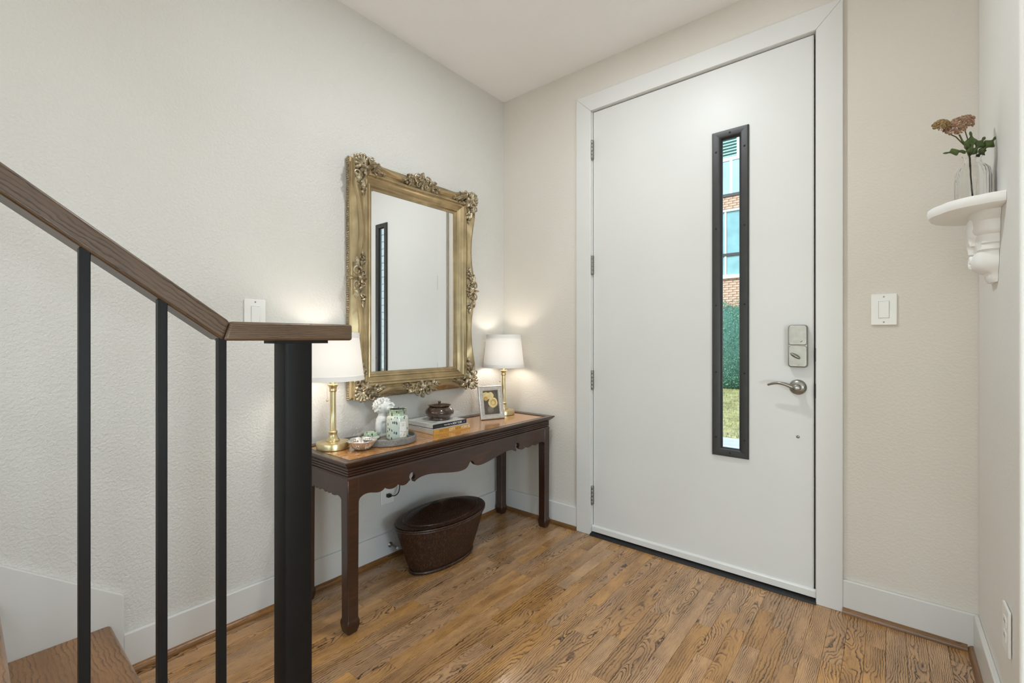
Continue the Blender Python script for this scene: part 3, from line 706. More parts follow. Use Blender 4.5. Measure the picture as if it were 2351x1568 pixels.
# moulded rim (hollow rectangle so the top panel sits in it)
pr = [(0.0, 0.592), (0.004, 0.592), (0.004, 0.598), (0.001, 0.600), (0.004, 0.602), (0.004, 0.608), (0.001, 0.610), (0.004, 0.612), (0.004, 0.618), (0.001, 0.621), (0.008, 0.624), (0.013, 0.630), (0.020, 0.634), (0.021, 0.638), (0.026, 0.641), (0.0285, 0.645), (0.026, 0.649), (0.020, 0.650), (0.010, 0.6485), (-0.006, 0.6475), (-0.007, 0.6455), (-0.009, 0.6455), (-0.010, 0.6475), (-0.012, 0.6475), (-0.013, 0.6445), (-0.014, 0.640)]
xb = 0.018
rim = MB(); rim.rectsweep(a0 + xb, a1, b0, b1, pr, top=False, bot=False)
tbuild(rim, 'top_rim', M_wood, smooth=30)
tbuild(MB().box((a0 + xb + 0.0132, b0 + 0.0132, 0.630), (a1 - 0.0132, b1 - 0.0132, 0.6442)), 'top_panel', M_burl)
tbuild(MB().box((a0 + xb, b0, 0.592), (a1, b1, 0.630)), 'top_frame', M_wood)
# front apron outline (y relative to the middle, z)
mid = (ty0 + ty1) / 2; hl = (ty1 - ty0) / 2
half = [(-hl + 0.047, 0.482), (-hl + 0.049, 0.494), (-hl + 0.057, 0.503), (-hl + 0.073, 0.509), (-hl + 0.095, 0.509), (-hl + 0.118, 0.5035), (-hl + 0.135, 0.5005), (-hl + 0.152, 0.503), (-hl + 0.165, 0.511),
        (-hl + 0.172, 0.505), (-hl + 0.184, 0.5005), (-hl + 0.200, 0.4985), (-hl + 0.216, 0.502), (-hl + 0.228, 0.510), (-hl + 0.236, 0.503), (-hl + 0.252, 0.4985), (-hl + 0.268, 0.500), (-hl + 0.281, 0.5085)]
hole = [(-hl + 0.300 + 0.0165 * math.cos(a), 0.526 + 0.0165 * math.sin(a)) for a in [math.radians(d_) for d_ in (228, 210, 190, 170, 150, 130, 110, 90, 70, 50, 30, 10, -10, -30, -48, -62)]]
half += hole + [(-hl + 0.311, 0.4995), (-hl + 0.325, 0.507), (-hl + 0.350, 0.5125), (-hl + 0.385, 0.5135), (-hl + 0.430, 0.508), (-hl + 0.480, 0.499), (-hl + 0.530, 0.490), (-hl + 0.565, 0.4855), (-hl + 0.592, 0.485), (-hl + 0.615, 0.4885), (-hl + 0.630, 0.498), (-hl + 0.638, 0.509), (-hl + 0.644, 0.5145)]
def smooth_runs(P_, cusps):
    out = []; a = 0
    for c in cusps + [len(P_) - 1]:
        seg = [(p[0], p[1], 0) for p in P_[a:c + 1]]
        if len(seg) > 2: out += [(v_.x, v_.y) for v_ in spline(seg, 4)][:-1]
        else: out += [(p[0], p[1]) for p in seg[:-1]]
        a = c
    return out + [P_[-1]]
half = smooth_runs(half, [8, 13, 17, 18, 33, 34])
half = [(y, z) for y, z in half if y < -0.003]
outline = [(y, z) for y, z in half] + [(0.0, 0.518)] + [(-y, z) for y, z in half[::-1]]
ap = [(-hl + 0.02, 0.588), (-hl + 0.02, 0.482)] + outline + [(hl - 0.02, 0.482), (hl - 0.02, 0.588)]
def rounded_top(m): return m
tbuild(MB().prism([(mid + y, z) for y, z in ap], lambda p, q, s: (s, p, q), tx1 - 0.022, tx1 - 0.002), 'front_apron', M_wood, bevel=0.002)
tbuild(MB().prism([(mid + y, z) for y, z in ap], lambda p, q, s: (s, p, q), tx0 + 0.002, tx0 + 0.02), 'back_apron', M_wood)
wl = (tx1 - tx0) / 2
sh = [(-wl + 0.047, 0.482), (-wl + 0.049, 0.494), (-wl + 0.058, 0.504), (-wl + 0.075, 0.508), (-wl + 0.098, 0.503), (-wl + 0.115, 0.503), (-wl + 0.124, 0.5105), (-wl + 0.133, 0.504), (-wl + 0.145, 0.503), (-wl + 0.153, 0.5095), (-wl + 0.161, 0.503), (-wl + 0.172, 0.503), (-wl + 0.180, 0.508)]
sh = smooth_runs(sh, [6, 9])
sh = [(-wl + 0.02, 0.588), (-wl + 0.02, 0.482)] + sh + [(-x, z) for x, z in sh[::-1]] + [(wl - 0.02, 0.482), (wl - 0.02, 0.588)]
mx_ = (tx0 + tx1) / 2
for ya in (ty0 + 0.002, ty1 - 0.02):
    tbuild(MB().prism([(mx_ + x, z) for x, z in sh], lambda p, q, s: (p, s, q), ya, ya + 0.018), 'side_apron', M_wood, bevel=0.002)
tbuild(MB().rectsweep(tx0 + 0.012, tx1 - 0.012, ty0 + 0.012, ty1 - 0.012, [(0.012, 0.575), (0.012, 0.580), (0.010, 0.587), (0.004, 0.592), (0, 0.5925)]), 'apron_cap', M_wood, smooth=60)
for fx_ in (0, 1):
    for fy_ in (0, 1):
        X0 = tx1 - 0.047 if fx_ else tx0; Y0 = ty1 - 0.047 if fy_ else ty0
        m = MB(); m.rectsweep(X0 + 0.0235, X0 + 0.0235, Y0 + 0.0235, Y0 + 0.0235,
            [(0.0185, 0.0), (0.0205, 0.006), (0.0245, 0.022), (0.0262, 0.036), (0.0258, 0.046), (0.0238, 0.051), (0.0222, 0.056), (0.0225, 0.25), (0.0235, 0.48), (0.0235, 0.578)])
        tbuild(m, 'leg', M_wood, smooth=30, bevel=0.003, seg=2)

# ------------------------------------------------------------------ lamps
def lamp(loc, label, power):
    r = thing('table_lamp', label, 'lamp', loc, 0, 'pair of brass table lamps')
    MB().lathe([(0.060, 0.0), (0.0655, 0.002), (0.066, 0.0255), (0.0645, 0.0285), (0.050, 0.0305), (0.0, 0.031)], 48, cap1=False).build('base', M_brass, r, smooth=35)
    MB().lathe([(0.0265, 0.030), (0.0275, 0.033), (0.0262, 0.037), (0.022, 0.041), (0.019, 0.049), (0.0172, 0.056), (0.0165, 0.063), (0.0185, 0.067), (0.0185, 0.070), (0.0150, 0.073), (0.0125, 0.076),
                 (0.0120, 0.16), (0.0120, 0.236), (0.0150, 0.239), (0.0155, 0.243), (0.0145, 0.247), (0.0150, 0.253), (0.0178, 0.260), (0.0212, 0.264), (0.0212, 0.267), (0.0130, 0.270), (0.0120, 0.300), (0.006, 0.302), (0.0055, 0.33)], 28).build('stem', M_brass, r, smooth=40)
    # drum shade, double skin, with hem bands and spider
    sh_ = MB(); z0, z1, r0, r1 = 0.286, 0.484, 0.1250, 0.1030
    sh_.lathe([(r0, z0), (r1, z1)], 64, cap0=False, cap1=False)
    sh_.build('shade', M_shade, r, smooth=60)
    rr_ = lambda z: r0 + (r1 - r0) * (z - z0) / (z1 - z0)
    for za, zb in ((z0, z0 + 0.020), (z1 - 0.020, z1)):
        MB().lathe([(rr_(za) - 0.0006, za), (rr_(za) + 0.0014, za), (rr_(zb) + 0.0014, zb), (rr_(zb) - 0.0006, zb)], 64, cap0=False, cap1=False).build('hem_band', M_shade, r, smooth=40)
    sp = MB()
    for k in range(3): sp.tube([(0, 0, 0.455), (rr_(0.46) * math.cos(k * 2.094), rr_(0.46) * math.sin(k * 2.094), 0.465)], 0.0012, 6)
    sp.tube([(0, 0, 0.33), (0.03, 0, 0.36), (0.032, 0, 0.42), (0.0, 0, 0.455)], 0.0014, 6); sp.tube([(0, 0, 0.33), (-0.03, 0, 0.36), (-0.032, 0, 0.42), (0.0, 0, 0.455)], 0.0014, 6)
    sp.build('harp', M_brass, r)
    MB().lathe([(0.010, 0.325), (0.012, 0.34), (0.026, 0.372), (0.029, 0.388), (0.026, 0.404), (0.014, 0.416), (0.002, 0.419)], 20).build('bulb', M_bulb, r, smooth=60)
    # pull chain: fine bead chain with a ball (towards the camera's left)
    d_ = Vector((-0.773, -0.634, 0)) * 0.0215 + Vector((0.634, -0.773, 0)) * 0.006
    ch = MB(); z = 0.262
    while z > 0.205: ch.ball((d_.x, d_.y, z), 0.0013, None, 6, 4); z -= 0.0034
    ch.build('pull_chain', M_brass, r, smooth=60, fix=False, kind='stuff')
    MB().ball((d_.x, d_.y, 0.2), 0.0048).build('chain_ball', M_brass, r, smooth=60)
    return r
PZ = 0.6443
lamp((0.156, -1.284, PZ), 'brass table lamp with white drum shade, behind the newel post', 2.6)
lamp((0.143, -0.168, PZ), 'brass table lamp with white drum shade, in the corner behind the picture frame', 2.6)

# ------------------------------------------------------------------ things on the table
tray = thing('round_tray', 'round grey stone tray with low rim on the console table', 'tray', (0.218, -1.058, PZ))
MB().lathe([(0.0, 0.0), (0.122, 0.0), (0.127, 0.003), (0.1275, 0.026), (0.126, 0.0285), (0.120, 0.0285), (0.1185, 0.026), (0.1165, 0.012), (0.113, 0.0098), (0.0, 0.0095)], 72, cap0=False, cap1=False).build('tray_body', M_stone, tray, smooth=35)
TRZ = PZ + 0.0096
# bust
face = math.atan2(0.634, 0.773) - math.radians(14)
bust = thing('bust_planter', 'white plaster bust planter with leafy curls on its tilted head', 'bust', (0.1425, -1.0284, TRZ), face)
bm_ = MB()
bm_.ball((-0.004, 0, 0.040), (0.031, 0.035, 0.060)); bm_.ball((-0.001, 0, 0.074), (0.028, 0.037, 0.024)); bm_.ball((-0.004, 0.029, 0.052), (0.017, 0.014, 0.042)); bm_.ball((-0.004, -0.029, 0.052), (0.017, 0.014, 0.042))
bm_.tube([(-0.006, 0, 0.07), (-0.003, 0, 0.092), (0.002, 0, 0.112), (0.006, 0, 0.125)], [0.028, 0.0205, 0.0195, 0.022], 16)
bm_.ball((0.002, 0, 0.134), (0.043, 0.034, 0.032), None, 20, 14, Matrix.Rotation(math.radians(-24), 3, 'Y'))
bm_.ball((0.026, 0, 0.130), (0.022, 0.025, 0.024), None, 16, 10); bm_.ball((0.040, 0, 0.1185), (0.010, 0.012, 0.0085)); bm_.ball((0.034, 0.012, 0.128), (0.014, 0.012, 0.013)); bm_.ball((0.034, -0.012, 0.128), (0.014, 0.012, 0.013))
bm_.ball((0.0545, 0, 0.141), (0.0075, 0.0048, 0.0060), None, 10, 8, Matrix.Rotation(math.radians(-40), 3, 'Y')); bm_.ball((0.050, 0, 0.146), (0.008, 0.004, 0.006)); bm_.ball((0.0525, 0, 0.1315), (0.0045, 0.0085, 0.0028)); bm_.ball((0.0505, 0, 0.1268), (0.0048, 0.0075, 0.0030))
bm_.ball((0.043, 0.0105, 0.150), (0.006, 0.007, 0.0045)); bm_.ball((0.043, -0.0105, 0.150), (0.006, 0.007, 0.0045))
bm_.lathe([(0.0, 0.0), (0.030, 0.0), (0.031, 0.01), (0.02, 0.02)], 20, cap0=False)
bo = bm_.build('figure', M_plaster, bust)
rm = bo.modifiers.new('remesh', 'REMESH'); rm.mode = 'VOXEL'; rm.voxel_size = 0.0019; rm.use_smooth_shade = True
sm = bo.modifiers.new('smooth', 'SMOOTH'); sm.factor = 0.5; sm.iterations = 3
hr = MB(); r5 = random.Random(11)
hc = Vector((0.0005, 0, 0.1365)); ax = Vector((-0.30, 0, 0.954)); e1 = Vector((0.954, 0, 0.30)); e2 = Vector((0, 1, 0))
for row, (pol, cnt) in enumerate(((12, 4), (32, 9), (50, 13), (66, 15), (84, 17), (104, 17))):
    for k in range(cnt):
        a = 2 * PI * (k + 0.5 * (row % 2)) / cnt + r5.uniform(-.08, .08)
        front = math.cos(a)
        if pol > 60 and front > 0.42: continue
        if pol > 75 and front > 0.05: continue
        if pol > 95 and front > -0.35: continue
        p_ = math.radians(pol + r5.uniform(-4, 4))
        dr = (ax * math.cos(p_) + (e1 * math.cos(a) + e2 * math.sin(a)) * math.sin(p_)).normalized()
        pos = hc + Vector((dr.x * 0.0440, dr.y * 0.0355, dr.z * 0.0350))
        nrm = Vector((dr.x / 0.044, dr.y / 0.0355, dr.z / 0.035)).normalized()
        tn = (-ax * math.sin(p_) + (e1 * math.cos(a) + e2 * math.sin(a)) * math.cos(p_)); tn = (tn - nrm * tn.dot(nrm)).normalized()
        Mh = Matrix.Translation(pos) @ Matrix((tn, nrm.cross(tn), nrm)).transposed().to_4x4() @ RZ(r5.uniform(-.7, .7)) @ RY(-0.25)
        leaf(hr, 0.0185, 0.0076, 0.0062, Mh @ T(-0.008, 0, 0), 1, 8, 0.003)
        hr.ball((0.007, 0, 0.004), 0.0026, Mh, 7, 5)
hr.build('hair_curls', M_plaster, bust, smooth=60, fix=False)
# candle jar
jar = thing('candle_jar', 'speckled pale green ceramic candle jar with a white label', 'jar', (0.243, -1.022, TRZ))
MB().lathe([(0.0, 0.0), (0.044, 0.0), (0.0475, 0.003), (0.0485, 0.008), (0.0485, 0.094), (0.0475, 0.100), (0.043, 0.1045), (0.0385, 0.106)], 56, cap0=False, cap1=False).build('body', M_jar, jar, smooth=45)
MB().lathe([(0.0385, 0.106), (0.0375, 0.109), (0.0375, 0.127), (0.0398, 0.130), (0.0402, 0.1325), (0.0385, 0.1340), (0.0355, 0.1325)], 56, cap0=False, cap1=False).build('neck', M_jar_d, jar, smooth=45)
MB().lathe([(0.0355, 0.1325), (0.0345, 0.128), (0.0345, 0.085)], 56, cap0=False, cap1=False).build('inside_wall', M_wax, jar, smooth=45)
MB().lathe([(0.0, 0.088), (0.0345, 0.088)], 40, cap0=False, cap1=False).build('wax', M_wax, jar)
la = math.atan2(-0.60, 0.80) + 0.52      # label faces a bit right of the camera
def lab_patch(w0, w1, z0, z1, rad, cut=0.0):
    m = MB(); n = 10; vs = []
    for i in range(n + 1):
        a = la + (w0 + (w1 - w0) * i / n) / 0.0485
        e = cut * max(0, 1 - min(i, n - i) / 1.0)
        vs += [(rad * math.cos(a), rad * math.sin(a), z0 + e), (rad * math.cos(a), rad * math.sin(a), z1 - e)]
    m.add(vs, [(2 * i, 2 * i + 2, 2 * i + 3, 2 * i + 1) for i in range(n)]); return m
lab_patch(-0.0175, 0.0175, 0.012, 0.084, 0.04865, 0.005).build('label', M_bk_yel, jar); lab_patch(-0.0165, 0.0165, 0.013, 0.083, 0.0489, 0.005).build('label', M_paper, jar)
for (wa, wb_, za, zb) in ((-0.006, 0.006, 0.0725, 0.0732), (-0.004, 0.004, 0.0695, 0.0705), (-0.007, 0.007, 0.0645, 0.0655), (-0.005, 0.005, 0.0610, 0.0616)): lab_patch(wa, wb_, za, zb, 0.0491).build('print', M_ink_g, jar)
def lab_poly(pts, mat):
    m = MB(); m.add([(0.0491 * math.cos(la + w / 0.0485), 0.0491 * math.sin(la + w / 0.0485), z) for w, z in pts], [list(range(len(pts)))]); m.build('print', mat, jar)
lab_poly([(-0.014, 0.020), (-0.012, 0.0205), (0.000, 0.036), (0.002, 0.040), (-0.003, 0.036), (-0.010, 0.027)], M_ink_k)
lab_poly([(0.001, 0.017), (0.010, 0.018), (0.011, 0.029), (0.002, 0.028)], M_bk_yel); lab_poly([(0.006, 0.033), (0.013, 0.038), (0.011, 0.032)], M_ink_k)
lab_poly([(-0.012, 0.040), (-0.004, 0.0375), (-0.004, 0.0385), (-0.011, 0.0415)], M_ink_g)
# its lid lying upside down
lid = thing('jar_lid', 'speckled green ceramic lid lying upturned on the tray', 'lid', (0.160, -1.106, TRZ))
lid.scale = (0.95, 0.95, 1)
MB().lathe([(0.0, 0.0), (0.032, 0.0), (0.0405, 0.003), (0.0425, 0.008), (0.0395, 0.0125), (0.032, 0.014), (0.0, 0.014)], 48, cap0=False, cap1=False).build('cap', M_jar, lid, smooth=60)
MB().lathe([(0.032, 0.0135), (0.0315, 0.028), (0.0300, 0.0295), (0.0285, 0.028), (0.0285, 0.0138)], 48, cap0=False, cap1=False).build('collar', M_jar_d, lid, smooth=45)
# filigree bowl
bowl = thing('filigree_bowl', 'small scalloped silver filigree bowl at the table edge', 'bowl', (0.264, -1.216, PZ))
bowl.scale = (0.94, 0.94, 0.94)
m = MB(); NB, NR = 120, 16; vs = []; rb = random.Random(2)
for j in range(NR + 1):
    u = j / NR
    for i in range(NB):
        a = 2 * PI * i / NB
        lob = math.cos(6 * a); sharp = abs(math.cos(3 * a)) ** 0.35
        rad_ = (0.026 + 0.037 * u ** 0.85) * (1 - (0.13 * u) * (1 - sharp))
        z = 0.002 + 0.036 * u ** 1.35 + 0.003 * u * sharp
        vs.append((rad_ * math.cos(a), rad_ * math.sin(a), z))
fs = []
for j in range(NR):
    for i in range(NB):
        sharp = abs(math.cos(3 * (2 * PI * (i + .5) / NB)))
        pierced = sharp > 0.62 and 3 < j < NR - 2 and ((i % 3 != 0 and j % 3 != 0) and rb.random() < 0.75)
        if not pierced: fs.append((j * NB + i, j * NB + (i + 1) % NB, (j + 1) * NB + (i + 1) % NB, (j + 1) * NB + i))
fs.append(list(range(NB))[::-1])
m.add(vs, fs); bw = m.build('bowl_wall', M_silver, bowl, smooth=50, fix=False)
so = bw.modifiers.new('solid', 'SOLIDIFY'); so.thickness = 0.0012; so.offset = 1
for k in range(3): MB().ball((0.022 * math.cos(k * 2.1 + .4), 0.022 * math.sin(k * 2.1 + .4), 0.0018), (0.005, 0.005, 0.0022)).build('foot', M_silver, bowl, smooth=60)
rimp = [(0.0635 * (1 - 0.13 * (1 - abs(math.cos(3 * a)) ** 0.35)) * math.cos(a), 0.0635 * (1 - 0.13 * (1 - abs(math.cos(3 * a)) ** 0.35)) * math.sin(a), 0.038 + 0.003 * abs(math.cos(3 * a)) ** 0.35) for a in [2 * PI * i / 72 for i in range(73)]]
MB().tube(rimp, 0.0014, 6).build('rim', M_silver, bowl, smooth=60, fix=False)
# books (local x = towards spine, y along the spine)
def book(name, label, loc, rz, dx, dy, th_, cover_mat, spine_mat, texts):
    b = thing(name, label, 'book', loc, rz)
    MB().box((-dx / 2, -dy / 2, 0), (dx / 2, dy / 2, 0.0022)).build('cover_board', spine_mat, b); MB().box((-dx / 2, -dy / 2, th_ - 0.0022), (dx / 2, dy / 2, th_)).build('cover_board', cover_mat, b)
    MB().box((dx / 2 - 0.0022, -dy / 2, 0.0), (dx / 2 + 0.0004, dy / 2, th_)).build('spine', spine_mat, b)
    MB().box((-dx / 2 + 0.004, -dy / 2 + 0.003, 0.0022), (dx / 2 - 0.0022, dy / 2 - 0.003, th_ - 0.0022)).build('pages', M_page, b)
    for (txt, y, size, mat, sx) in texts:
        M = T(dx / 2 + 0.0005, y, th_ * 0.5) @ Matrix(((0, 0, 1, 0), (1, 0, 0, 0), (0, 1, 0, 0), (0, 0, 0, 1)))
        text_mesh('lettering', txt, size, mat, b, M, sx=sx)
    return b
B1T, B2T = 0.0245, 0.0205
b1 = book('book', 'ochre hardback lying lowest under the black spined book', (0.172, -0.722, PZ), math.radians(-2.5), 0.232, 0.236, B1T, M_cover, M_bk_yel,
     [('PRETTY', -0.082, 0.0185, M_ink_b, 0.92), ('CITY', -0.021, 0.0185, M_ink_w, 0.95), ('NEW', 0.0155, 0.0185, M_ink_b, 0.95), ('YORK', 0.0535, 0.0185, M_ink_w, 0.95)])
MB().box((0.1166, 0.104, 0.007), (0.1169, 0.113, 0.0185)).build('emblem', M_ink_w, b1); MB().box((0.1169, 0.1065, 0.010), (0.1171, 0.1105, 0.0155)).build('emblem', M_ink_g, b1)
b2 = book('book', 'white book with black spine lying on the ochre book', (0.160, -0.7215, PZ + B1T), math.radians(-0.5), 0.215, 0.222, B2T, M_cover, M_bk_black,
     [('Walk With Me', -0.042, 0.0092, M_ink_w, 0.95), ('NEW YORK', 0.014, 0.0155, M_ink_w, 0.80)])
MB().box((0.1081, -0.094, 0.0098), (0.1084, -0.052, 0.0106)).build('emblem', M_ink_g, b2)
MB().lathe([(0.004, 0), (0.004, 0.0003)], 14, T(0.1081, 0.094, B2T / 2) @ RY(PI / 2)).build('emblem', M_ink_p, b2)
rb = random.Random(9); cv = MB()
for k in range(26):
    x = -0.085 + rb.random() * 0.15; y = -0.09 + rb.random() * 0.18; w_ = 0.006 + rb.random() * 0.03
    cv.box((x, y, B2T), (x + w_ * 0.5, y + w_, B2T + 0.0003 + 0.00001 * k))
cv.build('cover_print', plain('grey_green_print', srgb(164, 168, 158), 0.4, 0, 0.15, 60), b2, kind='stuff')
# lidded pot
pot = thing('lidded_pot', 'round dark brown lidded wooden pot on the books', 'pot', (0.166, -0.704, PZ + B1T + B2T))
pot.scale = (1, 1, 0.88)
MB().lathe([(0.0, 0.0005), (0.050, 0.0005), (0.0545, 0.003), (0.0550, 0.008), (0.0535, 0.012), (0.060, 0.019), (0.0700, 0.030), (0.0745, 0.041), (0.0745, 0.048), (0.0705, 0.057), (0.0625, 0.067), (0.0545, 0.0745), (0.0520, 0.0785)], 56, cap0=False).build('body', M_pot, pot, smooth=50)
MB().lathe([(0.050, 0.0785), (0.0575, 0.080), (0.0595, 0.0825), (0.0585, 0.0850), (0.045, 0.0885), (0.020, 0.0915), (0.0, 0.092)], 56, cap1=False).build('lid', M_pot, pot, smooth=40)
MB().lathe([(0.0060, 0.091), (0.0052, 0.0945), (0.0080, 0.0985), (0.0088, 0.1025), (0.0070, 0.1060), (0.0, 0.107)], 20, cap1=False).build('knob', M_pot, pot, smooth=50)
# picture frame
fa = math.atan2(-0.276 + 0.4133, 0.2295 - 0.1743)        # direction of its bottom edge
pf = thing('picture_frame', 'silver picture frame with a print of cream flowers', 'picture frame', (0.205, -0.338, PZ), fa)
lean = RX(math.radians(-13))
PWD, PHT, PB = 0.150, 0.190, 0.029
# local: x along bottom edge, -y faces the viewer, z up; leaning back
def pbuild(m, name, mat, **kw):
    m.v = [tuple(lean @ Vector(p)) for p in m.v]; return m.build(name, mat, pf, **kw)
pq = [((-PWD / 2, 0), (-PWD / 2, PHT), (-PWD / 2 + PB, PHT - PB), (-PWD / 2 + PB, PB)), ((-PWD / 2, PHT), (PWD / 2, PHT), (PWD / 2 - PB, PHT - PB), (-PWD / 2 + PB, PHT - PB)), ((PWD / 2, PHT), (PWD / 2, 0), (PWD / 2 - PB, PB), (PWD / 2 - PB, PHT - PB)), ((PWD / 2, 0), (-PWD / 2, 0), (-PWD / 2 + PB, PB), (PWD / 2 - PB, PB))]
for q in pq:
    a, b, c_, d_ = q; m = MB(); vs = []
    prof = [(0.0, 0.004), (0.0, -0.010), (0.10, -0.0125), (0.18, -0.0125), (0.24, -0.009), (0.72, -0.008), (0.78, -0.0105), (0.88, -0.010), (1.0, -0.004), (1.0, 0.002)]
    for k, yy in prof: vs += [(a[0] + (d_[0] - a[0]) * k, yy, a[1] + (d_[1] - a[1]) * k), (b[0] + (c_[0] - b[0]) * k, yy, b[1] + (c_[1] - b[1]) * k)]
    m.add(vs, [(2 * i, 2 * i + 1, 2 * i + 3, 2 * i + 2) for i in range(len(prof) - 1)]); pbuild(m, 'frame_rail', M_silver, smooth=30)
rb = random.Random(4); rel = MB()
for k in range(230):
    s_ = rb.choice([0, 1, 2, 3]); kk = 0.28 + rb.random() * 0.4; tt = rb.random()
    a, b, c_, d_ = pq[s_]
    p0 = (a[0] + (d_[0] - a[0]) * kk, a[1] + (d_[1] - a[1]) * kk); p1 = (b[0] + (c_[0] - b[0]) * kk, b[1] + (c_[1] - b[1]) * kk)
    rel.ball((p0[0] + (p1[0] - p0[0]) * tt, -0.0085, p0[1] + (p1[1] - p0[1]) * tt), (0.0016 + rb.random() * 0.002, 0.0022, 0.0016 + rb.random() * 0.002), None, 7, 5)
pbuild(rel, 'relief', M_silver, smooth=60, fix=False, kind='stuff')
pbuild(MB().box((-PWD / 2 + 0.003, 0.0, 0.003), (PWD / 2 - 0.003, 0.0045, PHT - 0.003)), 'backing', M_black)
iw, ih = PWD / 2 - PB, PHT - 2 * PB
pbuild(MB().box((-iw, -0.0022, PB), (iw, 0.0, PHT - PB)), 'picture', M_pic_bg)
def flower2(cx_, cz_, r_, mat, n, seed, yy):
    q = random.Random(seed); m = MB(); N = 40
    pts = [(cx_ + r_ * (0.92 + 0.07 * abs(math.cos(n * PI * i / N + seed)) + 0.03 * q.random()) * math.cos(2 * PI * i / N), cz_ + r_ * (0.92 + 0.07 * abs(math.cos(n * PI * i / N + seed)) + 0.03 * q.random()) * math.sin(2 * PI * i / N)) for i in range(N)]
    pts = [(max(-iw, min(iw, x)), max(PB, min(PHT - PB, z))) for x, z in pts]
    m.add([(x, yy, z) for x, z in pts], [list(range(N))]); pbuild(m, 'print', mat, fix=False)
flower2(0.012, 0.094, 0.030, M_pic_y, 5, 1, -0.0024); flower2(0.014, 0.095, 0.018, M_pic_y2, 4, 2, -0.0026); flower2(0.012, 0.092, 0.011, M_pic_y, 3, 7, -0.0028)
flower2(0.000, 0.134, 0.021, M_pic_y, 5, 3, -0.00235); flower2(-0.030, 0.132, 0.024, M_pic_y, 4, 4, -0.0023); flower2(-0.032, 0.118, 0.013, M_pic_y2, 4, 5, -0.0025)
m = MB(); m.add([(x, -0.0023, z) for x, z in [(-0.024, 0.042), (-0.014, 0.036), (0.000, 0.036), (0.010, 0.043), (0.012, 0.060), (0.008, 0.072), (-0.022, 0.072), (-0.026, 0.058)]], [list(range(8))]); pbuild(m, 'print', M_pic_v, fix=False)
MB().prism([(-0.02, 0), (0.02, 0), (0.012, 0.13), (-0.012, 0.13)], lambda p, q, s: (p, s, q), 0, 0.003, T(0, 0.093, 0) @ RX(math.radians(25))).build('easel_leg', M_black, pf)

# ------------------------------------------------------------------ basket under the table
bk = thing('wicker_basket', 'oval dark brown wicker basket with lid under the table', 'basket', (0.222, -0.735, 0), math.radians(1.5))
BA, BBt, BA0, BB0, BHt = 0.264, 0.152, 0.192, 0.088, 0.232       # half length (y) and width (x), top then bottom
NS, RW = 170, 12                      # strands round the basket, courses up the side; every crossing is a raised bump
NB, NR = NS * 3, RW * 4
m = MB(); vs = []
for j in range(NR + 1):
    u = j / NR; z = 0.012 + (BHt - 0.022) * u
    a_ = BA0 + (BA - BA0) * u ** 0.9; b_ = BB0 + (BBt - BB0) * u ** 0.9
    for i in range(NB):
        t_ = 2 * PI * i / NB
        st_ = i // 3; fu = (i % 3) / 3; fv = ((j + 2 * (st_ % 2)) / 4) % 1.0
        d = 0.0030 * math.sin(PI * (fu + 0.17)) * math.sin(PI * fv) ** 0.7 - 0.001
        vs.append(((b_ + d) * math.cos(t_), (a_ + d) * math.sin(t_), z))
m.add(vs, [(j * NB + i, j * NB + (i + 1) % NB, (j + 1) * NB + (i + 1) % NB, (j + 1) * NB + i) for j in range(NR) for i in range(NB)] + [list(range(NB))[::-1]])
m.build('basket_body', M_wick, bk, smooth=70)
def oval(a, b, z, n=72): return [(b * math.cos(2 * PI * k / n), a * math.sin(2 * PI * k / n), z) for k in range(n + 1)]
MB().tube(oval(BA0 + 0.002, BB0 + 0.002, 0.008), 0.008, 8).build('base_band', M_wick, bk, smooth=60)
MB().tube(oval(BA + 0.001, BBt + 0.001, BHt - 0.012), 0.006, 8).tube(oval(BA + 0.003, BBt + 0.003, BHt - 0.003), 0.0045, 8).build('rim_band', M_wick, bk, smooth=60)
m = MB(); vs = []; NL = 48; NB = 360
for j in range(NL + 1):
    u = 1 - j / NL
    for i in range(NB):
        t_ = 2 * PI * i / NB
        x = (BBt + 0.002) * u * math.cos(t_); y = (BA + 0.002) * u * math.sin(t_)
        z = BHt + 0.004
        if u < 0.84: z += 0.0035 + 0.040 * (1 - (u / 0.84) ** 2) * (1 - 0.55 * min(1, abs(x + 0.03) / 0.09))
        fu = (i % 3) / 3; fv = ((j + 2 * ((i // 3) % 2)) / 4) % 1.0
        if j > 1: z += 0.0024 * math.sin(PI * (fu + 0.17)) * math.sin(PI * fv) ** 0.7 * min(1, u * 3)
        vs.append((x, y, z))
m.add(vs, [(j * NB + i, (j * NB + (i + 1) % NB), (j + 1) * NB + (i + 1) % NB, (j + 1) * NB + i) for j in range(NL) for i in range(NB)])
ld = m.build('basket_lid', M_wick, bk, smooth=70)
MB().tube([(b * 0.84, a * 0.84, BHt + 0.008) for b, a, _ in oval(BA, BBt, 0)], 0.0035, 6).build('lid_band', M_wick, bk, smooth=60)
hd = MB(); hd.tube([(-0.055 + 0.0 * k, -0.05 + 0.1 * k / 12, BHt + 0.026 + 0.014 * math.sin(PI * k / 12)) for k in range(13)], 0.0045, 8)
hd.build('handle_loop', M_wick, bk, smooth=60)

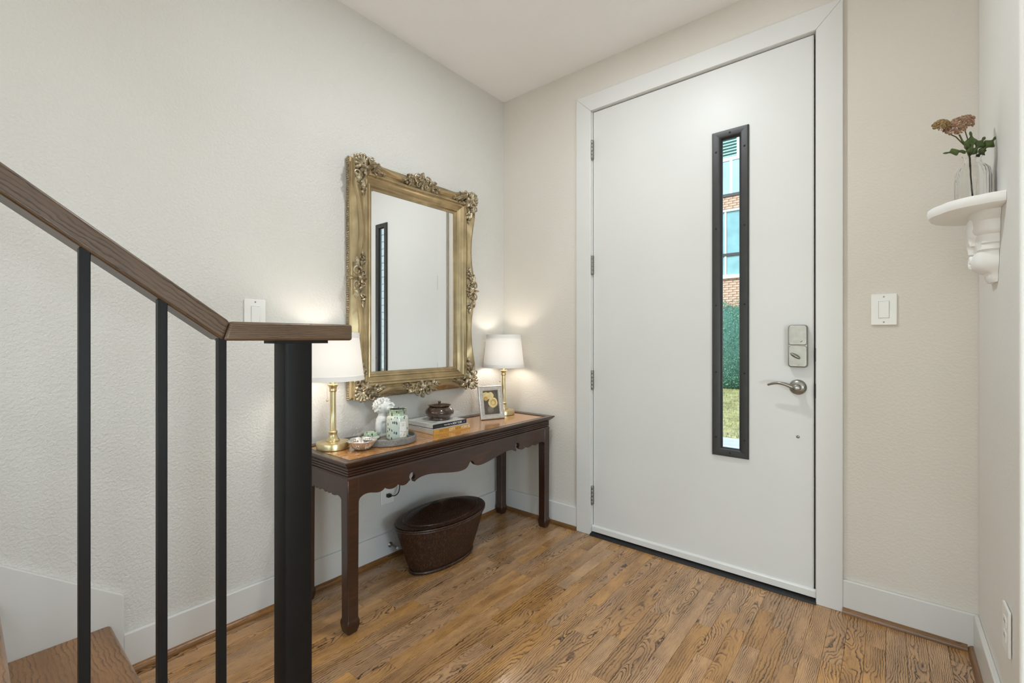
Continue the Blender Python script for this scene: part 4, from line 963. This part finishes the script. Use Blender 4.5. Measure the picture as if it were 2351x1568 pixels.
# ------------------------------------------------------------------ switches, outlets, door stop
def plate_local(w, h, d=0.006): return MB().prism(rr(-w / 2, w / 2, -h / 2, h / 2, 0.004), lambda p, q, s: (p, s, q), 0, -d)
def rocker(loc, rz, label):
    s = thing('light_switch', label, 'switch', loc, rz)
    plate_local(0.079, 0.121).build('wall_plate', M_plate, s, bevel=0.002)
    MB().prism(rr(-0.0175, 0.0175, -0.0345, 0.0345, 0.003), lambda p, q, z: (p, z, q), -0.005, -0.0072).build('rocker_frame', M_plate, s, bevel=0.0008)
    MB().prism(rr(-0.0160, 0.0160, -0.0328, 0.0328, 0.001), lambda p, q, z: (p, z, q), -0.0070, -0.0074).build('gap_shade_sheet', M_ink_g, s)  # grey sheet painted as the shade in the slit round the paddle
    MB().add([(-0.0152, -0.0078, -0.032), (0.0152, -0.0078, -0.032), (0.0152, -0.0110, 0.032), (-0.0152, -0.0110, 0.032), (-0.0152, -0.004, -0.032), (0.0152, -0.004, -0.032), (0.0152, -0.004, 0.032), (-0.0152, -0.004, 0.032)], [(0, 1, 2, 3), (4, 7, 6, 5), (0, 4, 5, 1), (1, 5, 6, 2), (2, 6, 7, 3), (3, 7, 4, 0)]).build('rocker_paddle', M_plate, s)
    for z in (-0.049, 0.049): MB().lathe([(0.003, 0), (0.0026, 0.0012), (0.0008, 0.0008)], 10, T(0, -0.0058, z) @ RX(PI / 2)).build('screw', M_chrome, s, smooth=40)
rocker((1.9385, -0.0015, 1.2155), 0, 'white rocker light switch right of the entry door')
rocker((0.0015, -1.530, 1.199), PI / 2, 'white rocker light switch half hidden behind the handrail')
def outlet(loc, rz, label, name='wall_outlet'):
    s = thing(name, label, 'outlet', loc, rz)
    plate_local(0.079, 0.121).build('wall_plate', M_plate, s, bevel=0.002)
    for z in (-0.0195, 0.0195):
        f = MB().prism(rr(-0.017, 0.017, z - 0.014, z + 0.014, 0.007), lambda p, q, k: (p, k, q), -0.005, -0.0075).build('socket_face', M_plate, s, bevel=0.0006)
        for x in (-0.0062, 0.0062): MB().box((x - 0.0011, -0.0078, z - 0.002), (x + 0.0011, -0.0074, z + 0.006)).build('slot', M_black, f)
    MB().lathe([(0.003, 0), (0.0026, 0.0012), (0.0008, 0.0008)], 10, T(0, -0.0058, 0) @ RX(PI / 2)).build('screw', M_plate, s, smooth=40)
    return s
outlet((0.0015, -0.9065, 0.336), PI / 2, 'white wall outlet behind the console table')
outlet((XR - 0.0015, -0.523, 0.334), -PI / 2, 'white wall outlet on the short right wall')
pc = thing('lamp_cord', 'black plug and cord in the outlet behind the table', 'cord', (0.009, -0.9065, 0.3175))
MB().box((0.0005, -0.011, -0.008), (0.020, 0.009, 0.008)).build('plug', M_black, pc, bevel=0.002)
pts = [(0.018, 0.006, 0.0), (0.028, 0.018, -0.002), (0.034, 0.034, 0.006), (0.034, 0.044, 0.026), (0.030, 0.050, 0.06), (0.024, 0.060, 0.12), (0.018, 0.08, 0.20), (0.016, 0.09, 0.27)]
MB().tube(spline(pts), 0.0026, 8).build('cord', M_black, pc, smooth=60)
ds = thing('door_stop', 'nickel spring door stop on the baseboard beside the basket', 'door stop', (0.0155, -0.898, 0.068))
MB().lathe([(0.013, 0), (0.013, 0.002), (0.008, 0.005), (0.005, 0.010)], 20, RY(PI / 2)).build('base_cup', M_nickel, ds, smooth=40)
sp = [(0.008 + 0.050 * k / 160, 0.0032 * math.cos(k * 0.55), 0.0032 * math.sin(k * 0.55)) for k in range(161)]
MB().tube(sp, 0.0009, 5).build('spring', M_nickel, ds, smooth=60, fix=False)
MB().lathe([(0.004, 0), (0.0062, 0.002), (0.0066, 0.010), (0.004, 0.013)], 14, T(0.056, 0, 0) @ RY(PI / 2)).build('rubber_tip', M_plate, ds, smooth=40)

# ------------------------------------------------------------------ bracket shelf with vase
SY, SZ = -0.330, 1.472
shf = thing('bracket_shelf', 'small white scalloped bracket shelf on the short right wall', 'shelf', (XR - 0.0005, SY, 1.268))
hwid, prot, zb = 0.164, 0.150, SZ - 0.268 - 1.0
def demi(k, n=56, scallop=0.006):
    pts = []
    for i in range(n + 1):
        a = -PI / 2 + PI * i / n
        r_ = 1 + scallop / 0.15 * (abs(math.cos(4.5 * (a + PI / 2))) - 0.5)
        pts.append((-prot * math.cos(a) * r_ * k, hwid * math.sin(a) * k * (1 if abs(math.sin(a)) > .98 else min(1, r_))))
    return pts
m = MB(); lay = [(0.93, 0.204), (0.975, 0.208), (0.995, 0.216), (1.0, 0.224), (0.99, 0.232), (0.96, 0.2355), (0.94, 0.2355)]
n = 57; vs = []
for k, z in lay: vs += [(min(-0.0, x), y, z) for x, y in demi(k)]
fs = [(j * n + i, j * n + i + 1, (j + 1) * n + i + 1, (j + 1) * n + i) for j in range(len(lay) - 1) for i in range(n - 1)] + [list(range(n))[::-1], [(len(lay) - 1) * n + i for i in range(n)]]
fs.append([j * n for j in range(len(lay))] + [j * n + n - 1 for j in range(len(lay) - 1, -1, -1)])
m.add(vs, fs); m.build('shelf_board', M_white, shf, smooth=35)
# corbel: stacked mouldings that narrow downwards; (z, half width y, depth x)
cor = [(0.204, 0.145, 0.058), (0.190, 0.143, 0.056), (0.181, 0.131, 0.053), (0.178, 0.124, 0.053), (0.150, 0.127, 0.056), (0.140, 0.121, 0.053), (0.136, 0.114, 0.050), (0.112, 0.116, 0.050), (0.108, 0.107, 0.049), (0.094, 0.108, 0.048), (0.089, 0.094, 0.044), (0.080, 0.092, 0.050), (0.062, 0.092, 0.054), (0.045, 0.086, 0.050), (0.034, 0.076, 0.040), (0.026, 0.068, 0.024), (0.010, 0.066, 0.022), (0.005, 0.062, 0.018), (0.0, 0.060, 0.015)]
m = MB(); vs = []; NA = 24
for z, hw_, dp in cor:
    for i in range(NA + 1):
        a = -PI / 2 + PI * i / NA
        e = 0.55
        vs.append((-dp * (abs(math.cos(a)) ** e), hw_ * math.copysign(abs(math.sin(a)) ** 0.8, math.sin(a)) * 0.62, z))
n = NA + 1
m.add(vs, [(j * n + i, j * n + i + 1, (j + 1) * n + i + 1, (j + 1) * n + i) for j in range(len(cor) - 1) for i in range(NA)] + [list(range(n)), [(len(cor) - 1) * n + i for i in range(n)][::-1]])
m.build('corbel', M_white, shf, smooth=40)
lf = MB()
Bm = Matrix(((0, 0, -1, -0.052), (0, 1, 0, 0), (-1, 0, 0, 0.188), (0, 0, 0, 1)))
for s_ in (-1, 0, 1): leaf(lf, 0.10 - 0.02 * abs(s_), 0.016, 0.012, Bm @ T(0, s_ * 0.024, 0) @ RZ(s_ * 0.12), 3)
scroll(lf, 0.018, 0.9, 0.006, 0.004, Bm @ T(0.120, 0.0, 0.0), 1, 20)
lf.build('carved_leaf', M_white, shf, smooth=60, fix=False)
VX, VY, VZ = 2.150, SY, 1.268 + 0.2357
vase = thing('bud_vase', 'small ribbed clear glass bud vase on the bracket shelf', 'vase', (VX, VY, VZ))
rib = lambda t_, r_, z: 1 + (0.022 * math.cos(20 * t_) if 0.03 < r_ and z < 0.13 and z > 0.01 else 0)
outp = [(0.0, 0.0), (0.034, 0.0), (0.0385, 0.004), (0.0400, 0.012), (0.0400, 0.085), (0.0395, 0.098), (0.036, 0.110), (0.029, 0.119), (0.0215, 0.125), (0.0185, 0.130), (0.0185, 0.142), (0.0215, 0.150), (0.0250, 0.1545)]
inn = [(0.0235, 0.1550), (0.0165, 0.142), (0.0165, 0.130), (0.027, 0.117), (0.0345, 0.106), (0.0375, 0.09), (0.0375, 0.014), (0.034, 0.008), (0.0, 0.008)]
MB().lathe(outp + inn, 80, None, rib, cap0=False, cap1=False).build('vase_body', M_glass, vase, smooth=60)
Rv = Vector((0.773, 0.634, 0)); Fv = Vector((-0.634, 0.773, 0)); Uv = Vector((0, 0, 1))
def vp(r_, u_, f_=0.0): return Rv * r_ + Uv * u_ + Fv * f_          # right of picture, up, away
def big_leaf(m, base, tip, Wd, nrm, lobes=2.5, curl=0.01):
    base = Vector(base); tip = Vector(tip); d = (tip - base); L = d.length; d.normalize(); sd = d.cross(nrm).normalized(); up = sd.cross(d)
    n = 24; vs = []; q = [-1, -0.5, 0, 0.5, 1]
    for i in range(n + 1):
        t_ = i / n; w_ = Wd * (0.10 + math.sin(PI * min(1, 0.02 + t_ ** 1.25)) ** 0.9) * (0.62 + 0.38 * math.cos(2 * PI * lobes * t_ + PI)) if t_ > 0.12 else Wd * 0.07
        for a in q: vs.append(base + d * (L * t_) + sd * (a * w_) + up * (curl * math.sin(PI * t_) - 0.006 * a * a * math.sin(PI * t_)))
    k = len(q); fs = [(i * k + j, i * k + j + 1, (i + 1) * k + j + 1, (i + 1) * k + j) for i in range(n) for j in range(k - 1)]
    m.add(vs, fs)
def bloom(m, c, Rr, nrm, n, seed, flat=0.35):
    q = random.Random(seed); c = Vector(c); nrm = Vector(nrm).normalized(); e1 = nrm.orthogonal().normalized(); e2 = nrm.cross(e1)
    for k in range(n):
        a = q.random() * 2 * PI; r_ = Rr * math.sqrt(q.random()); h = Rr * flat * (1 - (r_ / Rr) ** 2) + q.uniform(-0.003, 0.003)
        m.ball(c + e1 * (r_ * math.cos(a)) + e2 * (r_ * math.sin(a)) + nrm * h, 0.0016 + q.random() * 0.0014, None, 6, 4)
fl = thing('flower_stem', 'artificial dusty pink flower sprig standing in the glass vase', 'flower', (VX, VY, VZ + 0.012))
B0 = Vector((0, 0, -0.012))
sm_ = MB(); sm_.tube([Vector((0, 0, 0.0)), Vector((-0.006, -0.006, 0.08)), vp(-0.010, 0.135), vp(-0.022, 0.165), vp(-0.042, 0.205)], 0.0022, 7)
sm_.build('stem', M_stem, fl, smooth=60)
sm_ = MB(); sm_.tube([vp(-0.008, 0.130), vp(-0.026, 0.172), vp(-0.052, 0.198), vp(-0.086, 0.213)], 0.0016, 6); sm_.tube([vp(-0.018, 0.158), vp(-0.016, 0.19), vp(-0.026, 0.222)], 0.0014, 6)
sm_.build('side_stem', M_stem, fl, smooth=60)
b_ = MB(); bloom(b_, vp(-0.066, 0.216, -0.01), 0.026, vp(-0.45, 0.8, -0.9), 420, 3, 0.6); bloom(b_, vp(-0.036, 0.238, -0.005), 0.027, vp(-0.2, 0.8, -0.9), 380, 4, 0.5); bloom(b_, vp(-0.016, 0.254, 0.0), 0.016, vp(-0.1, 0.8, -0.9), 120, 8, 0.4); b_.build('flower_head', M_bloom, fl, smooth=60, fix=False, kind='stuff')
b_ = MB(); bloom(b_, vp(-0.106, 0.228, -0.01), 0.021, vp(-0.5, 0.8, -0.9), 300, 5, 0.6); b_.build('flower_head', M_bloom2, fl, smooth=60, fix=False, kind='stuff')
l_ = MB()
for (bs, tp, wd_) in [((-0.014, 0.136), (-0.022, 0.208), 0.019), ((-0.014, 0.138), (0.022, 0.192), 0.017), ((-0.020, 0.150), (-0.104, 0.142), 0.013), ((-0.012, 0.145), (-0.050, 0.182), 0.016)]:
    l_ = MB(); big_leaf(l_, vp(*bs, -0.004), vp(*tp, -0.014), wd_, -Fv + Uv * 0.4); o = l_.build('leaf', M_leaf, fl, smooth=60, fix=False); so = o.modifiers.new('solid', 'SOLIDIFY'); so.thickness = 0.0006
l_ = MB(); big_leaf(l_, vp(0.006, 0.140, -0.006), vp(0.040, 0.186, -0.030), 0.015, -Fv + Uv * 0.3); o = l_.build('leaf', M_leaf, fl, smooth=60, fix=False); so = o.modifiers.new('solid', 'SOLIDIFY'); so.thickness = 0.0006
l_ = MB(); big_leaf(l_, vp(0.002, 0.134, -0.004), vp(0.020, 0.150, -0.02), 0.010, -Fv + Uv * 0.3); o = l_.build('leaf', M_leaf, fl, smooth=60, fix=False); so = o.modifiers.new('solid', 'SOLIDIFY'); so.thickness = 0.0006

# ------------------------------------------------------------------ recessed ceiling lamps (one above the entry, the others added out of view)
for i, ((x, y), e) in enumerate(DOWN):
    d_ = thing('ceiling_downlight', ['round white recessed ceiling light nearest the door', 'added round white recessed ceiling light behind the camera', 'added round white recessed ceiling light over the side hall', 'added round white recessed ceiling light at the rear right', 'added round white recessed ceiling light at the rear left'][i], 'ceiling light', (x, y, H), 0, 'recessed ceiling lights')
    MB().lathe([(0.058, -0.0005), (0.060, -0.006), (0.078, -0.005), (0.080, -0.0005)], 40, cap0=False, cap1=False).build('trim_ring', M_white, d_, smooth=40)
    MB().lathe([(0.0, -0.002), (0.058, -0.002)], 32, cap0=False, cap1=False).build('lens', M_lens, d_)

for i, (p, e) in enumerate(FILL_GLOBES):  # stands for the added fill lights, never in view
    d_ = thing('added_floor_lamp', ['added brass lamp stand under the fill light in the side hall', 'added brass lamp stand under the fill light behind the camera'][i], 'floor lamp', (p[0], p[1], 0))
    MB().lathe([(0.14, 0.0), (0.14, 0.012), (0.02, 0.022)], 36).build('base', M_brass, d_, smooth=40)
    MB().tube([(0, 0, 0.02), (0, 0, p[2] - 0.18)], 0.009, 12).build('pole', M_brass, d_, smooth=60)
    MB().lathe([(0.01, p[2] - 0.20), (0.05, p[2] - 0.185), (0.055, p[2] - 0.17)], 24).build('cup', M_brass, d_, smooth=40)
# ------------------------------------------------------------------ outdoors
g = struct(MB().box((-12, 0.15, -0.45), (28, 30, -0.16)).build('lawn_ground', M_lawn), 'dry grass lawn in front of the brick building', 'lawn')
gb = MB(); q = random.Random(8)
for k in range(16000):
    y = 3.9 + q.random() * 6.2; x = 0.42 - (y - 3.9) * 0.247 + q.uniform(-1.1, 1.1); h_ = 0.015 + q.random() * 0.03; w_ = 0.005; a = q.random() * 3.14
    gb.add([(x - w_ * math.cos(a), y - w_ * math.sin(a), -0.16), (x + w_ * math.cos(a), y + w_ * math.sin(a), -0.16), (x + q.uniform(-.02, .02), y + q.uniform(-.02, .02), -0.16 + h_)], [(0, 1, 2)])
gbo = gb.build('grass', M_grass, fix=False); tag(gbo, 'sparse olive grass blades on the lawn outside', 'grass', kind='stuff')
struct(MB().box((-12, 0.16, -0.2), (28, 3.85, -0.13)).build('sidewalk', M_conc), 'pale concrete walk outside the door', 'walkway')
# hedge
hd_ = thing('hedge_bush', 'rounded green hedge bush in front of the brick wall outside', 'bush', (-1.25, 10.4, -0.16))
core = MB(); N1, N2 = 28, 16; q = random.Random(6)
def hedge_r(a, b): return 1 + 0.05 * math.sin(3 * a + 1) + 0.04 * math.sin(5 * b + 2 * a)
core.ball((0, 0, 1.0), (0.95, 0.60, 1.10), None, 28, 16); core.build('core', M_hedge_in, hd_, smooth=60)
lv_ = MB()
for k in range(15000):
    a = q.random() * 2 * PI; b = math.asin(q.uniform(-0.9, 1)); rr_ = (1.0 + q.uniform(-0.05, 0.07)) * hedge_r(a, b)
    p = Vector((1.02 * rr_ * math.cos(b) * math.cos(a), 0.66 * rr_ * math.cos(b) * math.sin(a), 1.02 + 1.16 * rr_ * math.sin(b)))
    if p.z < 0.05: continue
    s_ = q.uniform(0.012, 0.024); R3 = Euler((q.random() * 6, q.random() * 6, q.random() * 6)).to_matrix()
    lv_.add([p + R3 @ Vector(c_) for c_ in ((-s_, 0, 0), (0, -s_ * .5, 0), (s_, 0, 0), (0, s_ * .5, 0))], [(0, 1, 2, 3)])
lv_.build('foliage', M_hedge, hd_, fix=False, kind='stuff')
# brick building opposite
FY = 11.7
bld = thing('brick_building', 'pale brick building with white framed windows across the lawn', 'building', (-1.5, FY, -0.16))
def bb(m, name, mat, par=bld, **kw):
    m.v = [(p[0] + 1.5, p[1] - FY, p[2] + 0.16) for p in m.v]; return m.build(name, mat, par, **kw)
bb(MB().box((-9, FY + 0.06, -0.16), (6, FY + 3, 8.6)), 'wall', M_mortar)
bm1 = MB().box((-0.1, -0.035, -0.029), (0.1, 0.06, 0.029)).mesh('brick'); bm1.materials.append(M_brick)
fill = MB()
def bricks(z0, z1):
    z = z0; r_ = 0
    while z < z1 - 0.03:
        x = -8.9 + (0.105 if r_ % 2 else 0)
        while x < 5.9:
            if -2.75 < x < -0.35:
                o = bpy.data.objects.new('brick', bm1); COL.objects.link(o); o.parent = bld; o.location = (x + 1.5, 0.035 + 0.0, z + 0.033 + 0.16)
            else: fill.box((x - 0.1, FY + 0.0, z + 0.004), (x + 0.1, FY + 0.07, z + 0.062))
            x += 0.21
        z += 0.068; r_ += 1
bricks(1.90, 2.86); bricks(4.82, 5.16)
z = -0.16; r_ = 0
while z < 1.86:
    x = -8.9 + (0.105 if r_ % 2 else 0)
    while x < 5.9: fill.box((x - 0.1, FY, z + 0.004), (x + 0.1, FY + 0.07, z + 0.062)); x += 0.21
    z += 0.068; r_ += 1
bb(fill, 'brickwork', M_brick, kind='stuff')
for wx in (-6.9, -4.2, -1.5, 1.2, 3.9):
    # lower window: tall upper sash, lower sash, sill
    w_ = bb(MB().box((wx - 0.95, FY - 0.02, 2.88), (wx + 0.95, FY + 0.06, 2.94)).box((wx - 0.95, FY - 0.02, 4.74), (wx + 0.95, FY + 0.06, 4.80)).box((wx - 0.95, FY - 0.02, 2.94), (wx - 0.88, FY + 0.06, 4.74)).box((wx + 0.88, FY - 0.02, 2.94), (wx + 0.95, FY + 0.06, 4.74)), 'window_surround', M_sash)
    for nm, a, b in (('sash_pane', 3.54, 4.74), ('sash_pane', 2.94, 3.48)):
        p_ = MB().box((wx - 0.88, FY + 0.03, a), (wx + 0.88, FY + 0.05, b)); bb(p_, nm, M_dkglass, bld)
    bb(MB().box((wx - 0.88, FY - 0.01, 3.47), (wx + 0.88, FY + 0.05, 3.55)), 'meeting_rail', M_win); bb(MB().box((wx - 0.16, FY + 0.0, 2.94), (wx - 0.11, FY + 0.05, 4.74)), 'mullion', M_sash)
    bb(MB().box((wx - 1.0, FY - 0.08, 2.83), (wx + 1.0, FY + 0.06, 2.885)), 'sill', M_sash)
    # upper bay: panels and louvre
    bb(MB().box((wx - 0.95, FY - 0.03, 5.16), (wx + 0.95, FY + 0.06, 5.24)), 'ledge', M_win)
    bb(MB().box((wx - 0.95, FY + 0.0, 5.24), (wx - 0.02, FY + 0.05, 6.18)), 'panel', plain('blue_panel', srgb(150, 178, 196), 0.4, 0, 0.1, 2)) if wx == -6.9 else bb(MB().box((wx - 0.95, FY + 0.0, 5.24), (wx - 0.02, FY + 0.05, 6.18)), 'panel', bpy.data.materials['blue_panel'])
    bb(MB().box((wx + 0.05, FY + 0.0, 5.24), (wx + 0.95, FY + 0.05, 6.18)), 'panel', bpy.data.materials['blue_panel']); bb(MB().box((wx - 0.02, FY - 0.01, 5.24), (wx + 0.05, FY + 0.05, 6.18)), 'mullion', M_sash)
    bb(MB().box((wx - 0.95, FY - 0.02, 6.18), (wx + 0.95, FY + 0.05, 6.28)), 'ledge', M_sash)
    for k in range(9):
        z = 6.30 + k * 0.085
        bb(MB().add([(wx - 0.5, FY - 0.02, z), (wx + 0.16, FY - 0.02, z), (wx + 0.16, FY + 0.05, z + 0.075), (wx - 0.5, FY + 0.05, z + 0.075)], [(0, 1, 2, 3)]).box((wx - 0.5, FY - 0.024, z - 0.012), (wx + 0.16, FY - 0.018, z + 0.004)), 'louvre', M_blind)
    bb(MB().box((wx - 0.95, FY + 0.0, 6.28), (wx - 0.5, FY + 0.05, 7.3)).box((wx + 0.16, FY + 0.0, 6.28), (wx + 0.95, FY + 0.05, 7.3)), 'panel', M_siding)
# siding building seen in the mirror
sb_ = thing('siding_building', 'pale boarded building reflected in the mirror', 'building', (15, 9.5, -0.16))
MB().box((-7, 0.03, 0), (7, 3, 6.8)).build('wall', M_sash, sb_)
sm1 = MB().add([(-7, -0.03, 0), (7, -0.03, 0), (7, 0.0, 0.30), (-7, 0.0, 0.30), (-7, 0.03, 0), (7, 0.03, 0), (7, 0.03, 0.30), (-7, 0.03, 0.30)], [(0, 1, 2, 3), (4, 7, 6, 5), (0, 4, 5, 1), (1, 5, 6, 2), (2, 6, 7, 3), (3, 7, 4, 0)]).mesh('siding_board'); sm1.materials.append(M_siding)
for k in range(22):
    o = bpy.data.objects.new('siding_board', sm1); COL.objects.link(o); o.parent = sb_; o.location = (0, 0, 0.305 * k)
